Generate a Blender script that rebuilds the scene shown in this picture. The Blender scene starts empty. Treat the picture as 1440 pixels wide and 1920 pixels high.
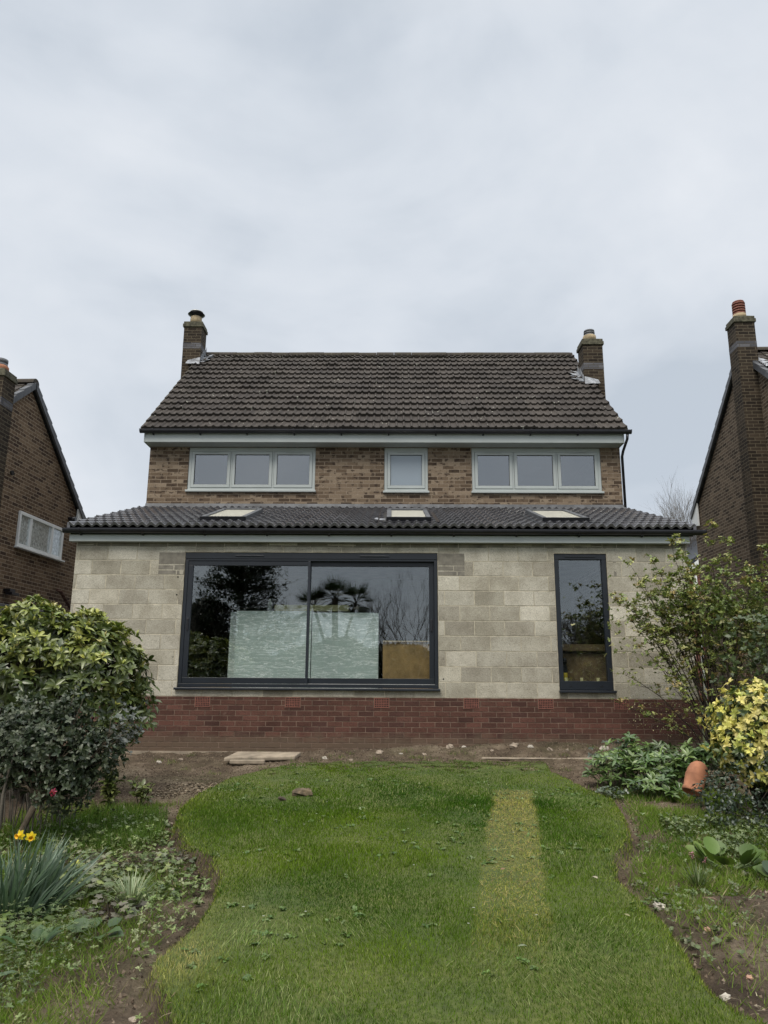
import bpy, math, random
import numpy as np
from mathutils import Vector, Matrix
random.seed(7)
RNG = np.random.default_rng(11)
R = math.radians
S = bpy.context.scene
COL = S.collection

# ------------------------------------------------------------------ camera
PITCH, YAW, ROLL = R(12.55), R(0.7), R(0.345)
CAM = Vector((0.0, -11.22, 1.05))
cp, sp, cy, sy = math.cos(PITCH), math.sin(PITCH), math.cos(YAW), math.sin(YAW)
F = Vector((-sy * cp, cy * cp, sp)); R0 = Vector((cy, sy, 0)); U0 = R0.cross(F)
RX = R0 * math.cos(ROLL) + U0 * math.sin(ROLL); UX = -R0 * math.sin(ROLL) + U0 * math.cos(ROLL)
cam = bpy.data.cameras.new('camera')
cam.sensor_fit = 'VERTICAL'; cam.sensor_height = 24.0; cam.lens = 1387 / 1920 * 24.0
cam.clip_start = 0.05; cam.clip_end = 2000
camo = bpy.data.objects.new('camera', cam); COL.objects.link(camo)
camo.matrix_world = Matrix(((RX.x, UX.x, -F.x, CAM.x), (RX.y, UX.y, -F.y, CAM.y), (RX.z, UX.z, -F.z, CAM.z), (0, 0, 0, 1)))
S.camera = camo

# ------------------------------------------------------------------ sky, sun, exposure
SUN_EL, SUN_AZ = R(52), R(200)      # azimuth of the hidden sun, clockwise from +Y
w = bpy.data.worlds.new('World'); S.world = w; w.use_nodes = True
nt = w.node_tree; nt.nodes.clear()
def N(nt, t, **kw):
    n = nt.nodes.new(t)
    for k, v in kw.items(): setattr(n, k, v)
    return n
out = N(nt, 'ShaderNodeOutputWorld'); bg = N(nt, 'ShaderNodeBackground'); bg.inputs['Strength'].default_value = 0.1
sky = N(nt, 'ShaderNodeTexSky'); sky.sky_type = 'NISHITA'; sky.sun_disc = False
sky.sun_elevation = SUN_EL; sky.sun_rotation = SUN_AZ
tc = N(nt, 'ShaderNodeTexCoord'); mp = N(nt, 'ShaderNodeMapping'); mp.inputs['Scale'].default_value = (1.0, 1.0, 1.6)
mp.inputs['Location'].default_value = (0.4, 0.1, 0.25)
n1 = N(nt, 'ShaderNodeTexNoise'); n1.inputs['Scale'].default_value = 1.7; n1.inputs['Detail'].default_value = 6; n1.inputs['Roughness'].default_value = .5; n1.inputs['Distortion'].default_value = .5
n2 = N(nt, 'ShaderNodeTexNoise'); n2.inputs['Scale'].default_value = 5.5; n2.inputs['Detail'].default_value = 6; n2.inputs['Distortion'].default_value = .3
L = nt.links.new
L(tc.outputs['Generated'], mp.inputs[0]); L(mp.outputs[0], n1.inputs['Vector']); L(mp.outputs[0], n2.inputs['Vector'])
mx = N(nt, 'ShaderNodeMath', operation='MULTIPLY_ADD'); L(n2.outputs['Fac'], mx.inputs[0]); mx.inputs[1].default_value = .36; L(n1.outputs['Fac'], mx.inputs[2])
cr = N(nt, 'ShaderNodeValToRGB'); L(mx.outputs[0], cr.inputs[0])
e = cr.color_ramp.elements
e[0].position = .50; e[0].color = (.50, .555, .625, 1); e[1].position = .88; e[1].color = (.755, .785, .83, 1)
m_ = e.new(.68); m_.color = (.64, .685, .745, 1)
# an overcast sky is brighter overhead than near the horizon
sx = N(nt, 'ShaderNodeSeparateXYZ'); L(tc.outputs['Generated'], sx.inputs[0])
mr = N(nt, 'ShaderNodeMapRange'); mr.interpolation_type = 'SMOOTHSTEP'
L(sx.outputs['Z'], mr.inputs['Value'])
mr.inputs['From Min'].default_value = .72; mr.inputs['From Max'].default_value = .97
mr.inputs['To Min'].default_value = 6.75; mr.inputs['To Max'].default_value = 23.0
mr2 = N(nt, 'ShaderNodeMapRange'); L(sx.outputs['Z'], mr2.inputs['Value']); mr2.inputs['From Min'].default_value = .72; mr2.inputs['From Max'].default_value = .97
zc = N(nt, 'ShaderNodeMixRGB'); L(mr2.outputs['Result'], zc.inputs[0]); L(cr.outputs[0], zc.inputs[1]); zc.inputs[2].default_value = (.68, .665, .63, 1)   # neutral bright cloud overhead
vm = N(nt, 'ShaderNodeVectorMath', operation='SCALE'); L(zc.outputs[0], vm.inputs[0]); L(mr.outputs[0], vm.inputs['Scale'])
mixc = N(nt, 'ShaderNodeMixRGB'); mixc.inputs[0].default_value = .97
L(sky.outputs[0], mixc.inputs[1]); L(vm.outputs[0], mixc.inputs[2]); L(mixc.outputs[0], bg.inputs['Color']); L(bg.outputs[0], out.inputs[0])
sun = bpy.data.lights.new('sun', 'SUN'); sun.energy = 1.5; sun.angle = R(30); sun.color = (1, .93, .82)
suno = bpy.data.objects.new('sun', sun); COL.objects.link(suno); suno.location = (0, -10, 30)
sd = Vector((math.sin(SUN_AZ) * math.cos(SUN_EL), math.cos(SUN_AZ) * math.cos(SUN_EL), math.sin(SUN_EL)))
suno.rotation_euler = sd.to_track_quat('Z', 'Y').to_euler()
S.view_settings.view_transform = 'Standard'; S.view_settings.look = 'None'; S.view_settings.gamma = 1
S.view_settings.exposure = 0.7
S.cycles.max_bounces = 8; S.cycles.transparent_max_bounces = 24; S.cycles.use_denoising = True

# ------------------------------------------------------------------ object helpers
def tag(o, label=None, cat=None, group=None, kind=None):
    if label: o['label'] = label
    if cat: o['category'] = cat
    if group: o['group'] = group
    if kind: o['kind'] = kind
    return o
def empty(name, loc=(0, 0, 0), rz=0):
    o = bpy.data.objects.new(name, None); COL.objects.link(o); o.location = loc; o.rotation_euler = (0, 0, rz); return o
def copy_tree(o, parent=None):
    c = o.copy(); COL.objects.link(c)
    if parent: c.parent = parent
    for ch in list(o.children): copy_tree(ch, c)
    return c

class MB:
    """collects faces; uv in metres; builds one mesh object"""
    def __init__(s): s.v = []; s.f = []; s.m = []; s.sm = []
    def quad(s, *pts, m=0, smooth=False):
        b = len(s.v); s.v += [tuple(p) for p in pts]; s.f.append(tuple(range(b, b + len(pts)))); s.m.append(m); s.sm.append(smooth)
    def box(s, x0, x1, y0, y1, z0, z1, m=0, skip=''):
        b = len(s.v)
        s.v += [(x0, y0, z0), (x1, y0, z0), (x1, y1, z0), (x0, y1, z0), (x0, y0, z1), (x1, y0, z1), (x1, y1, z1), (x0, y1, z1)]
        for f in ((3, 2, 1, 0), (4, 5, 6, 7), (0, 1, 5, 4), (1, 2, 6, 5), (2, 3, 7, 6), (3, 0, 4, 7)):
            s.f.append(tuple(b + i for i in f)); s.m.append(m); s.sm.append(False)
        return s
    def obox(s, c, ax, ay, az, m=0):
        """oriented box: centre + three half-axis vectors"""
        c, ax, ay, az = map(Vector, (c, ax, ay, az)); b = len(s.v)
        for q in ((-1, -1, -1), (1, -1, -1), (1, 1, -1), (-1, 1, -1), (-1, -1, 1), (1, -1, 1), (1, 1, 1), (-1, 1, 1)):
            s.v.append(tuple(c + ax * q[0] + ay * q[1] + az * q[2]))
        for f in ((3, 2, 1, 0), (4, 5, 6, 7), (0, 1, 5, 4), (1, 2, 6, 5), (2, 3, 7, 6), (3, 0, 4, 7)):
            s.f.append(tuple(b + i for i in f)); s.m.append(m); s.sm.append(False)
        return s
    def prism(s, poly, axis, a, b, m=0):
        """polygon (list of 2D) extruded along axis 'x' (poly in y,z), 'y' (poly in x,z) or 'z'"""
        def P(p, t): return {'x': (t, p[0], p[1]), 'y': (p[0], t, p[1]), 'z': (p[0], p[1], t)}[axis]
        n = len(poly); base = len(s.v)
        s.v += [P(p, a) for p in poly] + [P(p, b) for p in poly]
        area = sum(poly[i][0] * poly[(i + 1) % n][1] - poly[(i + 1) % n][0] * poly[i][1] for i in range(n))
        flip = (area > 0) != (axis == 'y')
        fs = [tuple(base + i for i in range(n)), tuple(base + n + i for i in reversed(range(n)))]
        fs += [(base + i, base + n + i, base + n + (i + 1) % n, base + (i + 1) % n) for i in range(n)]
        for f in fs:
            s.f.append(tuple(reversed(f)) if flip else f); s.m.append(m); s.sm.append(False)
        return s
    def tube(s, pts, rad, n=8, m=0, cap=True):
        pts = [Vector(p) for p in pts]
        if not hasattr(rad, '__len__'): rad = [rad] * len(pts)
        base = len(s.v); up = Vector((0.13, 0.21, 1)).normalized()
        for i, p in enumerate(pts):
            t = (pts[min(i + 1, len(pts) - 1)] - pts[max(i - 1, 0)]).normalized()
            a = t.cross(up)
            if a.length < .05: a = t.cross(Vector((1, 0, 0)))
            a.normalize(); b2 = t.cross(a)
            for k in range(n):
                g = 2 * math.pi * k / n; s.v.append(tuple(p + (a * math.cos(g) + b2 * math.sin(g)) * rad[i]))
        for i in range(len(pts) - 1):
            for k in range(n):
                s.f.append((base + i * n + k, base + i * n + (k + 1) % n, base + (i + 1) * n + (k + 1) % n, base + (i + 1) * n + k)); s.m.append(m); s.sm.append(True)
        if cap:
            s.f.append(tuple(base + k for k in reversed(range(n)))); s.m.append(m); s.sm.append(False)
            s.f.append(tuple(base + (len(pts) - 1) * n + k for k in range(n))); s.m.append(m); s.sm.append(False)
        return s
    def lathe(s, prof, c=(0, 0, 0), n=28, m=0, M=None, smooth=True):
        base = len(s.v)
        for r, z in prof:
            for k in range(n):
                g = 2 * math.pi * k / n; p = Vector((r * math.cos(g), r * math.sin(g), z))
                if M: p = M @ p
                s.v.append((p.x + c[0], p.y + c[1], p.z + c[2]))
        for i in range(len(prof) - 1):
            for k in range(n):
                s.f.append((base + i * n + k, base + i * n + (k + 1) % n, base + (i + 1) * n + (k + 1) % n, base + (i + 1) * n + k)); s.m.append(m); s.sm.append(smooth)
        return s
    def build(s, name, mats, parent=None, bevel=0, loc=None):
        me = bpy.data.meshes.new(name); me.from_pydata(s.v, [], s.f)
        if not isinstance(mats, (list, tuple)): mats = [mats]
        for m in mats: me.materials.append(m)
        me.polygons.foreach_set('material_index', s.m); me.polygons.foreach_set('use_smooth', s.sm)
        uv = me.uv_layers.new(name='UVMap'); me.update()
        co = np.array(s.v); nl = len(me.loops); vi = np.zeros(nl, int); me.loops.foreach_get('vertex_index', vi)
        fn = np.zeros(len(s.f) * 3); me.polygons.foreach_get('normal', fn); fn = np.abs(fn.reshape(-1, 3))
        lt = np.zeros(len(s.f), int); me.polygons.foreach_get('loop_total', lt); ln = np.repeat(fn, lt, axis=0); p = co[vi]
        hz = ln[:, 2] > .8; sx_ = (ln[:, 0] > ln[:, 1]) & ~hz
        U = np.where(sx_, p[:, 1], p[:, 0]); V = np.where(hz, p[:, 1], p[:, 2])
        uv.data.foreach_set('uv', np.stack([U, V], 1).ravel())
        o = bpy.data.objects.new(name, me); COL.objects.link(o)
        if parent: o.parent = parent
        if loc: o.location = loc
        if bevel:
            b = o.modifiers.new('bevel', 'BEVEL'); b.width = bevel; b.segments = 2; b.limit_method = 'ANGLE'; b.angle_limit = R(40)
        return o

def np_mesh(name, V, tris=None, quads=None, mat=None, parent=None, col=None, smooth=True):
    me = bpy.data.meshes.new(name)
    lo = []; lt = []
    if tris is not None and len(tris): lo.append(tris.ravel()); lt.append(np.full(len(tris), 3))
    if quads is not None and len(quads): lo.append(quads.ravel()); lt.append(np.full(len(quads), 4))
    lo = np.concatenate(lo).astype(np.int32); lt = np.concatenate(lt).astype(np.int32)
    me.vertices.add(len(V)); me.vertices.foreach_set('co', V.astype(np.float32).ravel())
    me.loops.add(len(lo)); me.loops.foreach_set('vertex_index', lo)
    me.polygons.add(len(lt)); ls = np.concatenate([[0], np.cumsum(lt)[:-1]]).astype(np.int32)
    me.polygons.foreach_set('loop_start', ls); me.polygons.foreach_set('loop_total', lt)
    me.polygons.foreach_set('use_smooth', np.full(len(lt), smooth))
    if col is not None:
        a = me.color_attributes.new('Col', 'FLOAT_COLOR', 'POINT')
        a.data.foreach_set('color', np.concatenate([col, np.ones((len(col), 1))], 1).astype(np.float32).ravel())
    me.update(calc_edges=True); me.validate()
    if mat: me.materials.append(mat)
    o = bpy.data.objects.new(name, me); COL.objects.link(o)
    if parent: o.parent = parent
    return o

# ------------------------------------------------------------------ numeric noise and terrain
_lat = np.random.default_rng(3).random((256, 256))
def vnoise(x, y):
    xi = np.floor(x).astype(int); yi = np.floor(y).astype(int); fx = x - xi; fy = y - yi
    fx = fx * fx * (3 - 2 * fx); fy = fy * fy * (3 - 2 * fy)
    g = lambda a, b: _lat[a % 256, b % 256]
    return (g(xi, yi) * (1 - fx) + g(xi + 1, yi) * fx) * (1 - fy) + (g(xi, yi + 1) * (1 - fx) + g(xi + 1, yi + 1) * fx) * fy
def fbm(x, y, o=4):
    s = 0; a = .5
    for i in range(o): s = s + a * vnoise(x * 2 ** i + 17 * i, y * 2 ** i + 31 * i); a *= .5
    return s
LEFT = [(-.95, -.6), (-1.3, -1.25), (-1.87, -2.27), (-2.0, -3.09), (-2.0, -3.85), (-1.83, -4.56), (-1.55, -5.22), (-1.31, -5.48), (-1.15, -5.88), (-1.09, -6.3), (-1.08, -6.74), (-1.15, -7.1), (-1.19, -7.22), (-1.13, -7.4), (-1.01, -7.61), (-0.89, -7.9), (-1.0, -8.8), (-1.4, -10), (-1.8, -16)]
RIGHT = [(2.0, -1.15), (1.9, -1.9), (2.0, -2.6), (2.05, -3.1), (2.16, -3.58), (2.05, -4.35), (1.85, -5.05), (1.62, -5.45), (1.48, -6.02), (1.5, -6.35), (1.52, -6.68), (1.48, -7.02), (1.44, -7.33), (1.43, -7.58), (1.47, -7.76), (1.6, -7.95), (1.9, -8.8), (2.2, -10), (2.2, -16)]
_ly = np.array([p[1] for p in LEFT][::-1]); _lx = np.array([p[0] for p in LEFT][::-1])
_ry = np.array([p[1] for p in RIGHT][::-1]); _rx = np.array([p[0] for p in RIGHT][::-1])
def lawn_dist(x, y):
    """positive inside the lawn: horizontal distance to its edges (roughly metres)"""
    x = np.asarray(x, float); y = np.asarray(y, float)
    wob = .05 * (fbm(y * 7, y * 0 + 3.3) - .5)
    l = x - np.interp(y, _ly, _lx) - wob; r = np.interp(y, _ry, _rx) - x + wob
    t = -.90 - y + .55 * (fbm(x * 1.9, x * 0 + 9) - .5) + .25 * (fbm(x * 9, y * 6 + 4) - .5)
    return np.minimum(np.minimum(l, r), t)
def base_h(x, y):
    x = np.asarray(x, float); y = np.asarray(y, float)
    return .045 * np.clip(y, -30, 0) + .012 * np.clip(x, -12, 12) + .03
def ground_h(x, y):
    x = np.asarray(x, float); y = np.asarray(y, float)
    d = lawn_dist(x, y); s = np.clip((d + .02) / .05, 0, 1)
    soil = base_h(x, y) - .075 + .05 * (fbm(x * 1.3, y * 1.3) - .5) + .065 * (fbm(x * 6, y * 6) - .45) + .035 * (fbm(x * 19, y * 19, 3) - .45)
    near = np.clip((y + 1.1) / .9, 0, 1)                      # a low bank of loose soil against the wall
    soil = soil - .045 * np.exp(-(np.clip(-d, 0, 9) / .09) ** 2) * np.clip((-3.4 - y) / .6, 0, 1)
    soil = soil + near * (.05 + .05 * np.clip(x + 1, 0, 2)) * np.clip(1.4 - fbm(x * 2, y * 2), 0, 1)
    lawn = base_h(x, y) + .03 * (fbm(x * .9 + 5, y * .9) - .5)
    mnd = .07 * np.exp(-(((x + .92) / .17) ** 2 + ((y + 3.5) / .14) ** 2))
    s = s * np.clip((-.75 - y) / .6, .0, 1) ** .5
    return soil * (1 - s) + lawn * s + mnd
def gh(x, y): return float(ground_h(np.array([x]), np.array([y]))[0])

# ------------------------------------------------------------------ materials
def newmat(name):
    m = bpy.data.materials.new(name); m.use_nodes = True; t = m.node_tree; b = t.nodes['Principled BSDF']
    return m, t, b
def ramp(t, src, stops):
    c = N(t, 'ShaderNodeValToRGB'); t.links.new(src, c.inputs[0]); el = c.color_ramp.elements
    el[0].position, el[0].color = stops[0][0], (*stops[0][1], 1); el[1].position, el[1].color = stops[-1][0], (*stops[-1][1], 1)
    for p, k in stops[1:-1]: q = el.new(p); q.color = (*k, 1)
    return c.outputs[0]
def noise(t, vec, scale, detail=5, rough=.55, dist=0):
    n = N(t, 'ShaderNodeTexNoise'); n.inputs['Scale'].default_value = scale; n.inputs['Detail'].default_value = detail
    n.inputs['Roughness'].default_value = rough; n.inputs['Distortion'].default_value = dist
    if vec: t.links.new(vec, n.inputs['Vector'])
    return n.outputs['Fac']
def mixc_(t, fac, a, b, mode='MIX'):
    m = N(t, 'ShaderNodeMixRGB', blend_type=mode)
    for i, v in ((0, fac), (1, a), (2, b)):
        if hasattr(v, 'links') or hasattr(v, 'is_linked'): t.links.new(v, m.inputs[i])
        else: m.inputs[i].default_value = v if i == 0 else (*v, 1)
    return m.outputs[0]
def bump(t, b, h, strength=.4, dist=.01):
    n = N(t, 'ShaderNodeBump'); n.inputs['Strength'].default_value = strength; n.inputs['Distance'].default_value = dist
    t.links.new(h, n.inputs['Height']); t.links.new(n.outputs[0], b.inputs['Normal']); return n
def math_(t, op, a, b=None, c=None):
    m = N(t, 'ShaderNodeMath', operation=op)
    for i, v in enumerate((a, b, c)):
        if v is None: continue
        if isinstance(v, (int, float)): m.inputs[i].default_value = v
        else: t.links.new(v, m.inputs[i])
    return m.outputs[0]
def obj_co(t): return N(t, 'ShaderNodeTexCoord').outputs['Object']
def plain(name, col, rough=.5, var=.08, scale=6, metal=0, spec=.5, bstr=0.05, bscale=40):
    m, t, b = newmat(name); oc = obj_co(t)
    n = noise(t, oc, scale, 4)
    c0 = tuple(max(0, c * (1 - var * 2)) for c in col); c1 = tuple(min(1, c * (1 + var * 2)) for c in col)
    t.links.new(ramp(t, n, [(.3, c0), (.7, c1)]), b.inputs['Base Color'])
    b.inputs['Roughness'].default_value = rough; b.inputs['Metallic'].default_value = metal; b.inputs['Specular IOR Level'].default_value = spec
    if bstr: bump(t, b, noise(t, oc, bscale, 4), bstr, .004)
    return m
def brickmat(name, bw, bh, mortar, cols, mcol, rough=.9, off=(0, 0), fine=0.35, dirt=.25, bstr=.5, fleck=None, speck=None, big=None, smooth=.15):
    """cols: stops of the per-brick colour ramp"""
    m, t, b = newmat(name); uv = N(t, 'ShaderNodeUVMap'); uv.uv_map = 'UVMap'
    mpn = N(t, 'ShaderNodeMapping'); mpn.inputs['Location'].default_value = (off[0], off[1], 0); t.links.new(uv.outputs[0], mpn.inputs[0]); v = mpn.outputs[0]
    # wobble of the joints
    wn = N(t, 'ShaderNodeTexNoise'); wn.inputs['Scale'].default_value = 5; t.links.new(v, wn.inputs['Vector'])
    wv = N(t, 'ShaderNodeVectorMath', operation='SUBTRACT'); t.links.new(wn.outputs['Color'], wv.inputs[0]); wv.inputs[1].default_value = (.5, .5, .5)
    ws = N(t, 'ShaderNodeVectorMath', operation='SCALE'); t.links.new(wv.outputs[0], ws.inputs[0]); ws.inputs['Scale'].default_value = bh * .09
    wa = N(t, 'ShaderNodeVectorMath', operation='ADD'); t.links.new(v, wa.inputs[0]); t.links.new(ws.outputs[0], wa.inputs[1]); v2 = wa.outputs[0]
    br = N(t, 'ShaderNodeTexBrick'); br.offset = .5; br.inputs['Color1'].default_value = (0, 0, 0, 1); br.inputs['Color2'].default_value = (1, 1, 1, 1)
    br.inputs['Mortar'].default_value = (.5, .5, .5, 1); br.inputs['Scale'].default_value = 1; br.inputs['Mortar Size'].default_value = mortar * .62
    br.inputs['Mortar Smooth'].default_value = smooth; br.inputs['Brick Width'].default_value = bw; br.inputs['Row Height'].default_value = bh
    t.links.new(v2, br.inputs['Vector'])
    c = ramp(t, br.outputs['Color'], cols)
    if fleck:      # dark fired patches along the bricks
        sc = N(t, 'ShaderNodeMapping'); sc.inputs['Scale'].default_value = (fleck[1], fleck[2], 1); t.links.new(v, sc.inputs[0])
        fn = noise(t, sc.outputs[0], 1, 2, .5)
        k = N(t, 'ShaderNodeMapRange'); t.links.new(fn, k.inputs[0]); k.inputs[1].default_value = fleck[3]; k.inputs[2].default_value = fleck[3] + .08
        k2 = math_(t, 'MULTIPLY', k.outputs[0], fleck[4])
        c = mixc_(t, k2, c, fleck[0])
    if big: # weather-stained areas
        bn = noise(t, v, big[1], 4, .55)
        k = N(t, 'ShaderNodeMapRange'); t.links.new(bn, k.inputs[0]); k.inputs[1].default_value = .45; k.inputs[2].default_value = .7; k.inputs[4].default_value = big[2]
        c = mixc_(t, k.outputs[0], c, big[0], 'MULTIPLY')
    fn2 = noise(t, v, 60, 6, .7)
    c = mixc_(t, fine, c, ramp(t, fn2, [(.3, (.45, .45, .45)), (.7, (1.25, 1.25, 1.25))]), 'MULTIPLY')
    dn = noise(t, v, 1.1, 5, .6)
    c = mixc_(t, dirt, c, ramp(t, dn, [(.35, (.55, .53, .5)), (.65, (1.1, 1.1, 1.1))]), 'MULTIPLY')
    if speck:
        sn = N(t, 'ShaderNodeTexVoronoi'); sn.inputs['Scale'].default_value = speck[1]; t.links.new(v, sn.inputs['Vector'])
        sm2 = N(t, 'ShaderNodeMapRange'); t.links.new(sn.outputs['Distance'], sm2.inputs[0]); sm2.inputs[1].default_value = .12; sm2.inputs[2].default_value = .28; sm2.inputs[3].default_value = speck[2]; sm2.inputs[4].default_value = 0
        c = mixc_(t, sm2.outputs[0], c, speck[0])
    mn = noise(t, v, 25, 4)
    mc = ramp(t, mn, [(.3, tuple(x * .7 for x in mcol)), (.7, tuple(x * 1.2 for x in mcol))])
    c = mixc_(t, br.outputs['Fac'], c, mc)
    t.links.new(c, b.inputs['Base Color']); b.inputs['Roughness'].default_value = rough; b.inputs['Specular IOR Level'].default_value = .25
    h = math_(t, 'MULTIPLY_ADD', fn2, .25, math_(t, 'MULTIPLY', br.outputs['Fac'], -1))
    bump(t, b, h, bstr, .006)
    return m
def glassmat(name, tint, base=.12, rough=0.0, wav=0.0):
    m = bpy.data.materials.new(name); m.use_nodes = True; t = m.node_tree; t.nodes.clear()
    o = N(t, 'ShaderNodeOutputMaterial'); tr = N(t, 'ShaderNodeBsdfTransparent'); tr.inputs[0].default_value = (*tint, 1)
    gl = N(t, 'ShaderNodeBsdfGlossy'); gl.inputs['Roughness'].default_value = rough; gl.inputs[0].default_value = (.93, .97, 1, 1)
    fr = N(t, 'ShaderNodeFresnel'); gb = N(t, 'ShaderNodeNewGeometry'); t.links.new(math_(t, 'MULTIPLY_ADD', gb.outputs['Backfacing'], 1 / 1.5 - 1.5, 1.5), fr.inputs[0])
    k = math_(t, 'ADD', fr.outputs[0], base); k2 = N(t, 'ShaderNodeClamp'); t.links.new(k, k2.inputs[0])
    ms = N(t, 'ShaderNodeMixShader'); t.links.new(k2.outputs[0], ms.inputs[0]); t.links.new(tr.outputs[0], ms.inputs[1]); t.links.new(gl.outputs[0], ms.inputs[2])
    if wav:
        oc = obj_co(t); nn = noise(t, oc, 1.1, 2); bn = N(t, 'ShaderNodeBump'); bn.inputs['Strength'].default_value = wav; bn.inputs['Distance'].default_value = .02
        t.links.new(nn, bn.inputs['Height']); t.links.new(bn.outputs[0], gl.inputs['Normal'])
    t.links.new(ms.outputs[0], o.inputs[0]); return m
def leafmat(name, rough=.45, trans=.25, spec=.5):
    m = bpy.data.materials.new(name); m.use_nodes = True; t = m.node_tree; b = t.nodes['Principled BSDF']; o = t.nodes['Material Output']
    a = N(t, 'ShaderNodeVertexColor'); a.layer_name = 'Col'
    t.links.new(a.outputs[0], b.inputs['Base Color']); b.inputs['Roughness'].default_value = rough; b.inputs['Specular IOR Level'].default_value = spec
    tl = N(t, 'ShaderNodeBsdfTranslucent'); g = mixc_(t, 1.0, a.outputs[0], (1.2, 1.4, .6), 'MULTIPLY'); t.links.new(g, tl.inputs[0])
    ms = N(t, 'ShaderNodeMixShader'); ms.inputs[0].default_value = trans; t.links.new(b.outputs[0], ms.inputs[1]); t.links.new(tl.outputs[0], ms.inputs[2]); t.links.new(ms.outputs[0], o.inputs[0])
    return m

M = {}
M['block'] = brickmat('concrete_block', .45, .225, .012, [(0, (.32, .298, .245)), (.35, (.45, .425, .36)), (.65, (.52, .495, .42)), (1, (.63, .60, .52))], (.53, .49, .40), off=(.13, -.75), fine=.55, dirt=.38, bstr=.55,
                      big=((.62, .57, .49), 1.4, .75), speck=((.10, .09, .075), 46, .75))
M['blockdark'] = plain('dark_concrete', (.19, .175, .14), .9, .2, 5, bstr=.3, bscale=60)
M['lintel'] = plain('lintel_concrete', (.20, .185, .155), .9, .15, 9, bstr=.3, bscale=50)
M['plinth'] = brickmat('red_engineering_brick', .225, .075, .01, [(0, (.080, .041, .033)), (.4, (.094, .047, .037)), (1, (.118, .057, .044))], (.165, .11, .082), off=(.05, 0), fine=.55, dirt=.6, bstr=.35, smooth=.3)
M['brown'] = brickmat('flecked_buff_brick', .225, .075, .010, [(0, (.070, .048, .033)), (.25, (.145, .103, .070)), (.65, (.205, .152, .106)), (1, (.30, .235, .17))], (.27, .215, .16), off=(.02, .01), fine=.5, dirt=.3,
                      fleck=((.05, .034, .026), 9.0, 13.3, .55, .85))
M['gable'] = brickmat('dark_brown_brick', .225, .075, .011, [(0, (.044, .031, .023)), (.3, (.090, .064, .046)), (.7, (.125, .092, .066)), (1, (.175, .13, .093))], (.27, .23, .175), off=(.02, .01), fine=.5, dirt=.35,
                      fleck=((.028, .020, .017), 8.0, 13.3, .60, .7))
M['gable_l'] = brickmat('brown_neighbour_brick', .225, .075, .011, [(0, (.055, .034, .025)), (.3, (.12, .078, .05)), (.7, (.165, .11, .07)), (1, (.22, .155, .10))], (.33, .265, .19), off=(.02, .01), fine=.5, dirt=.35,
                      fleck=((.030, .021, .018), 7.0, 13.3, .61, .7))
M['chimney'] = brickmat('sooty_chimney_brick', .225, .075, .011, [(0, (.022, .016, .012)), (.5, (.042, .031, .022)), (1, (.066, .049, .034))], (.12, .10, .07), fine=.5, dirt=.4)
M['bluebrick'] = brickmat('blue_band_brick', .225, .075, .011, [(0, (.075, .075, .085)), (1, (.15, .15, .165))], (.09, .08, .07), fine=.4)
M['redhouse'] = brickmat('red_far_brick', .225, .075, .010, [(0, (.13, .045, .035)), (1, (.20, .075, .055))], (.2, .14, .12))
M['cap'] = plain('mossy_mortar', (.085, .08, .055), .95, .35, 14, bstr=.5)
M['white'] = plain('white_upvc', (.72, .74, .74), .35, .02, 2, bstr=0)
M['agate'] = plain('agate_grey_upvc', (.40, .435, .43), .38, .03, 2, bstr=0)
M['soffit'] = plain('soffit_board', (.33, .355, .35), .5, .03, 2, bstr=0)
M['anthr'] = plain('anthracite_frame', (.010, .014, .021), .42, .08, 3, bstr=0)
M['anthr2'] = plain('anthracite_sill', (.018, .022, .030), .35, .08, 3, bstr=0)
M['black'] = plain('black_gutter', (.012, .012, .016), .3, .15, 5, bstr=0)
M['lead'] = plain('lead_flashing', (.115, .12, .13), .55, .22, 4, bstr=.3, bscale=9)
M['leadb'] = plain('bright_lead', (.24, .255, .28), .45, .3, 9, bstr=.4, bscale=14)
M['clay'] = plain('clay_air_brick', (.20, .078, .058), .85, .15, 20, bstr=.1)
M['terra'] = plain('terracotta', (.36, .155, .085), .85, .16, 8, bstr=.25, bscale=30)
M['buffpot'] = plain('buff_clay', (.34, .27, .17), .9, .15, 10, bstr=.2)
M['steel'] = plain('cowl_metal', (.45, .45, .43), .35, .1, 6, metal=.3, bstr=0)
M['dark'] = plain('dark_void', (.012, .012, .012), .9, .1, 4, bstr=0)
M['plaster'] = plain('bare_interior_wall', (.085, .075, .062), .95, .2, 3, bstr=.1)
M['floor'] = plain('dusty_concrete_floor', (.09, .085, .075), .9, .2, 3, bstr=.1)
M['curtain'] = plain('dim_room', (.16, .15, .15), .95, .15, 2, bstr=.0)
M['brightwhite'] = plain('brightened_white', (.7, .71, .7), .9, .25, 18, bstr=.3, bscale=12)  # bottle white, and the pale sheet imitating sky in the side window
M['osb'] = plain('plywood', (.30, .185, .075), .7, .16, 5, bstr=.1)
M['osbdim'] = plain('dimmed_board', (.13, .085, .04), .8, .2, 5, bstr=.1)  # plywood darkened in colour for the dim room behind the tall window
M['timber'] = plain('sawn_timber', (.40, .29, .16), .8, .15, 7, bstr=.2)
M['pir'] = plain('yellow_foam', (.62, .56, .30), .8, .06, 12, bstr=.1)
M['yellow'] = plain('yellow_plastic', (.60, .45, .03), .5, .05, 5, bstr=0)
M['bluep'] = plain('blue_label', (.06, .14, .33), .4, .1, 20, bstr=0)
M['slab'] = plain('worn_paving', (.30, .25, .19), .9, .2, 6, bstr=.5, bscale=25)
M['stone'] = plain('rubble_stone', (.34, .28, .22), .9, .3, 9, bstr=.5, bscale=30)
M['bark'] = plain('bark', (.10, .08, .055), .9, .3, 20, bstr=.6, bscale=30)
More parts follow.
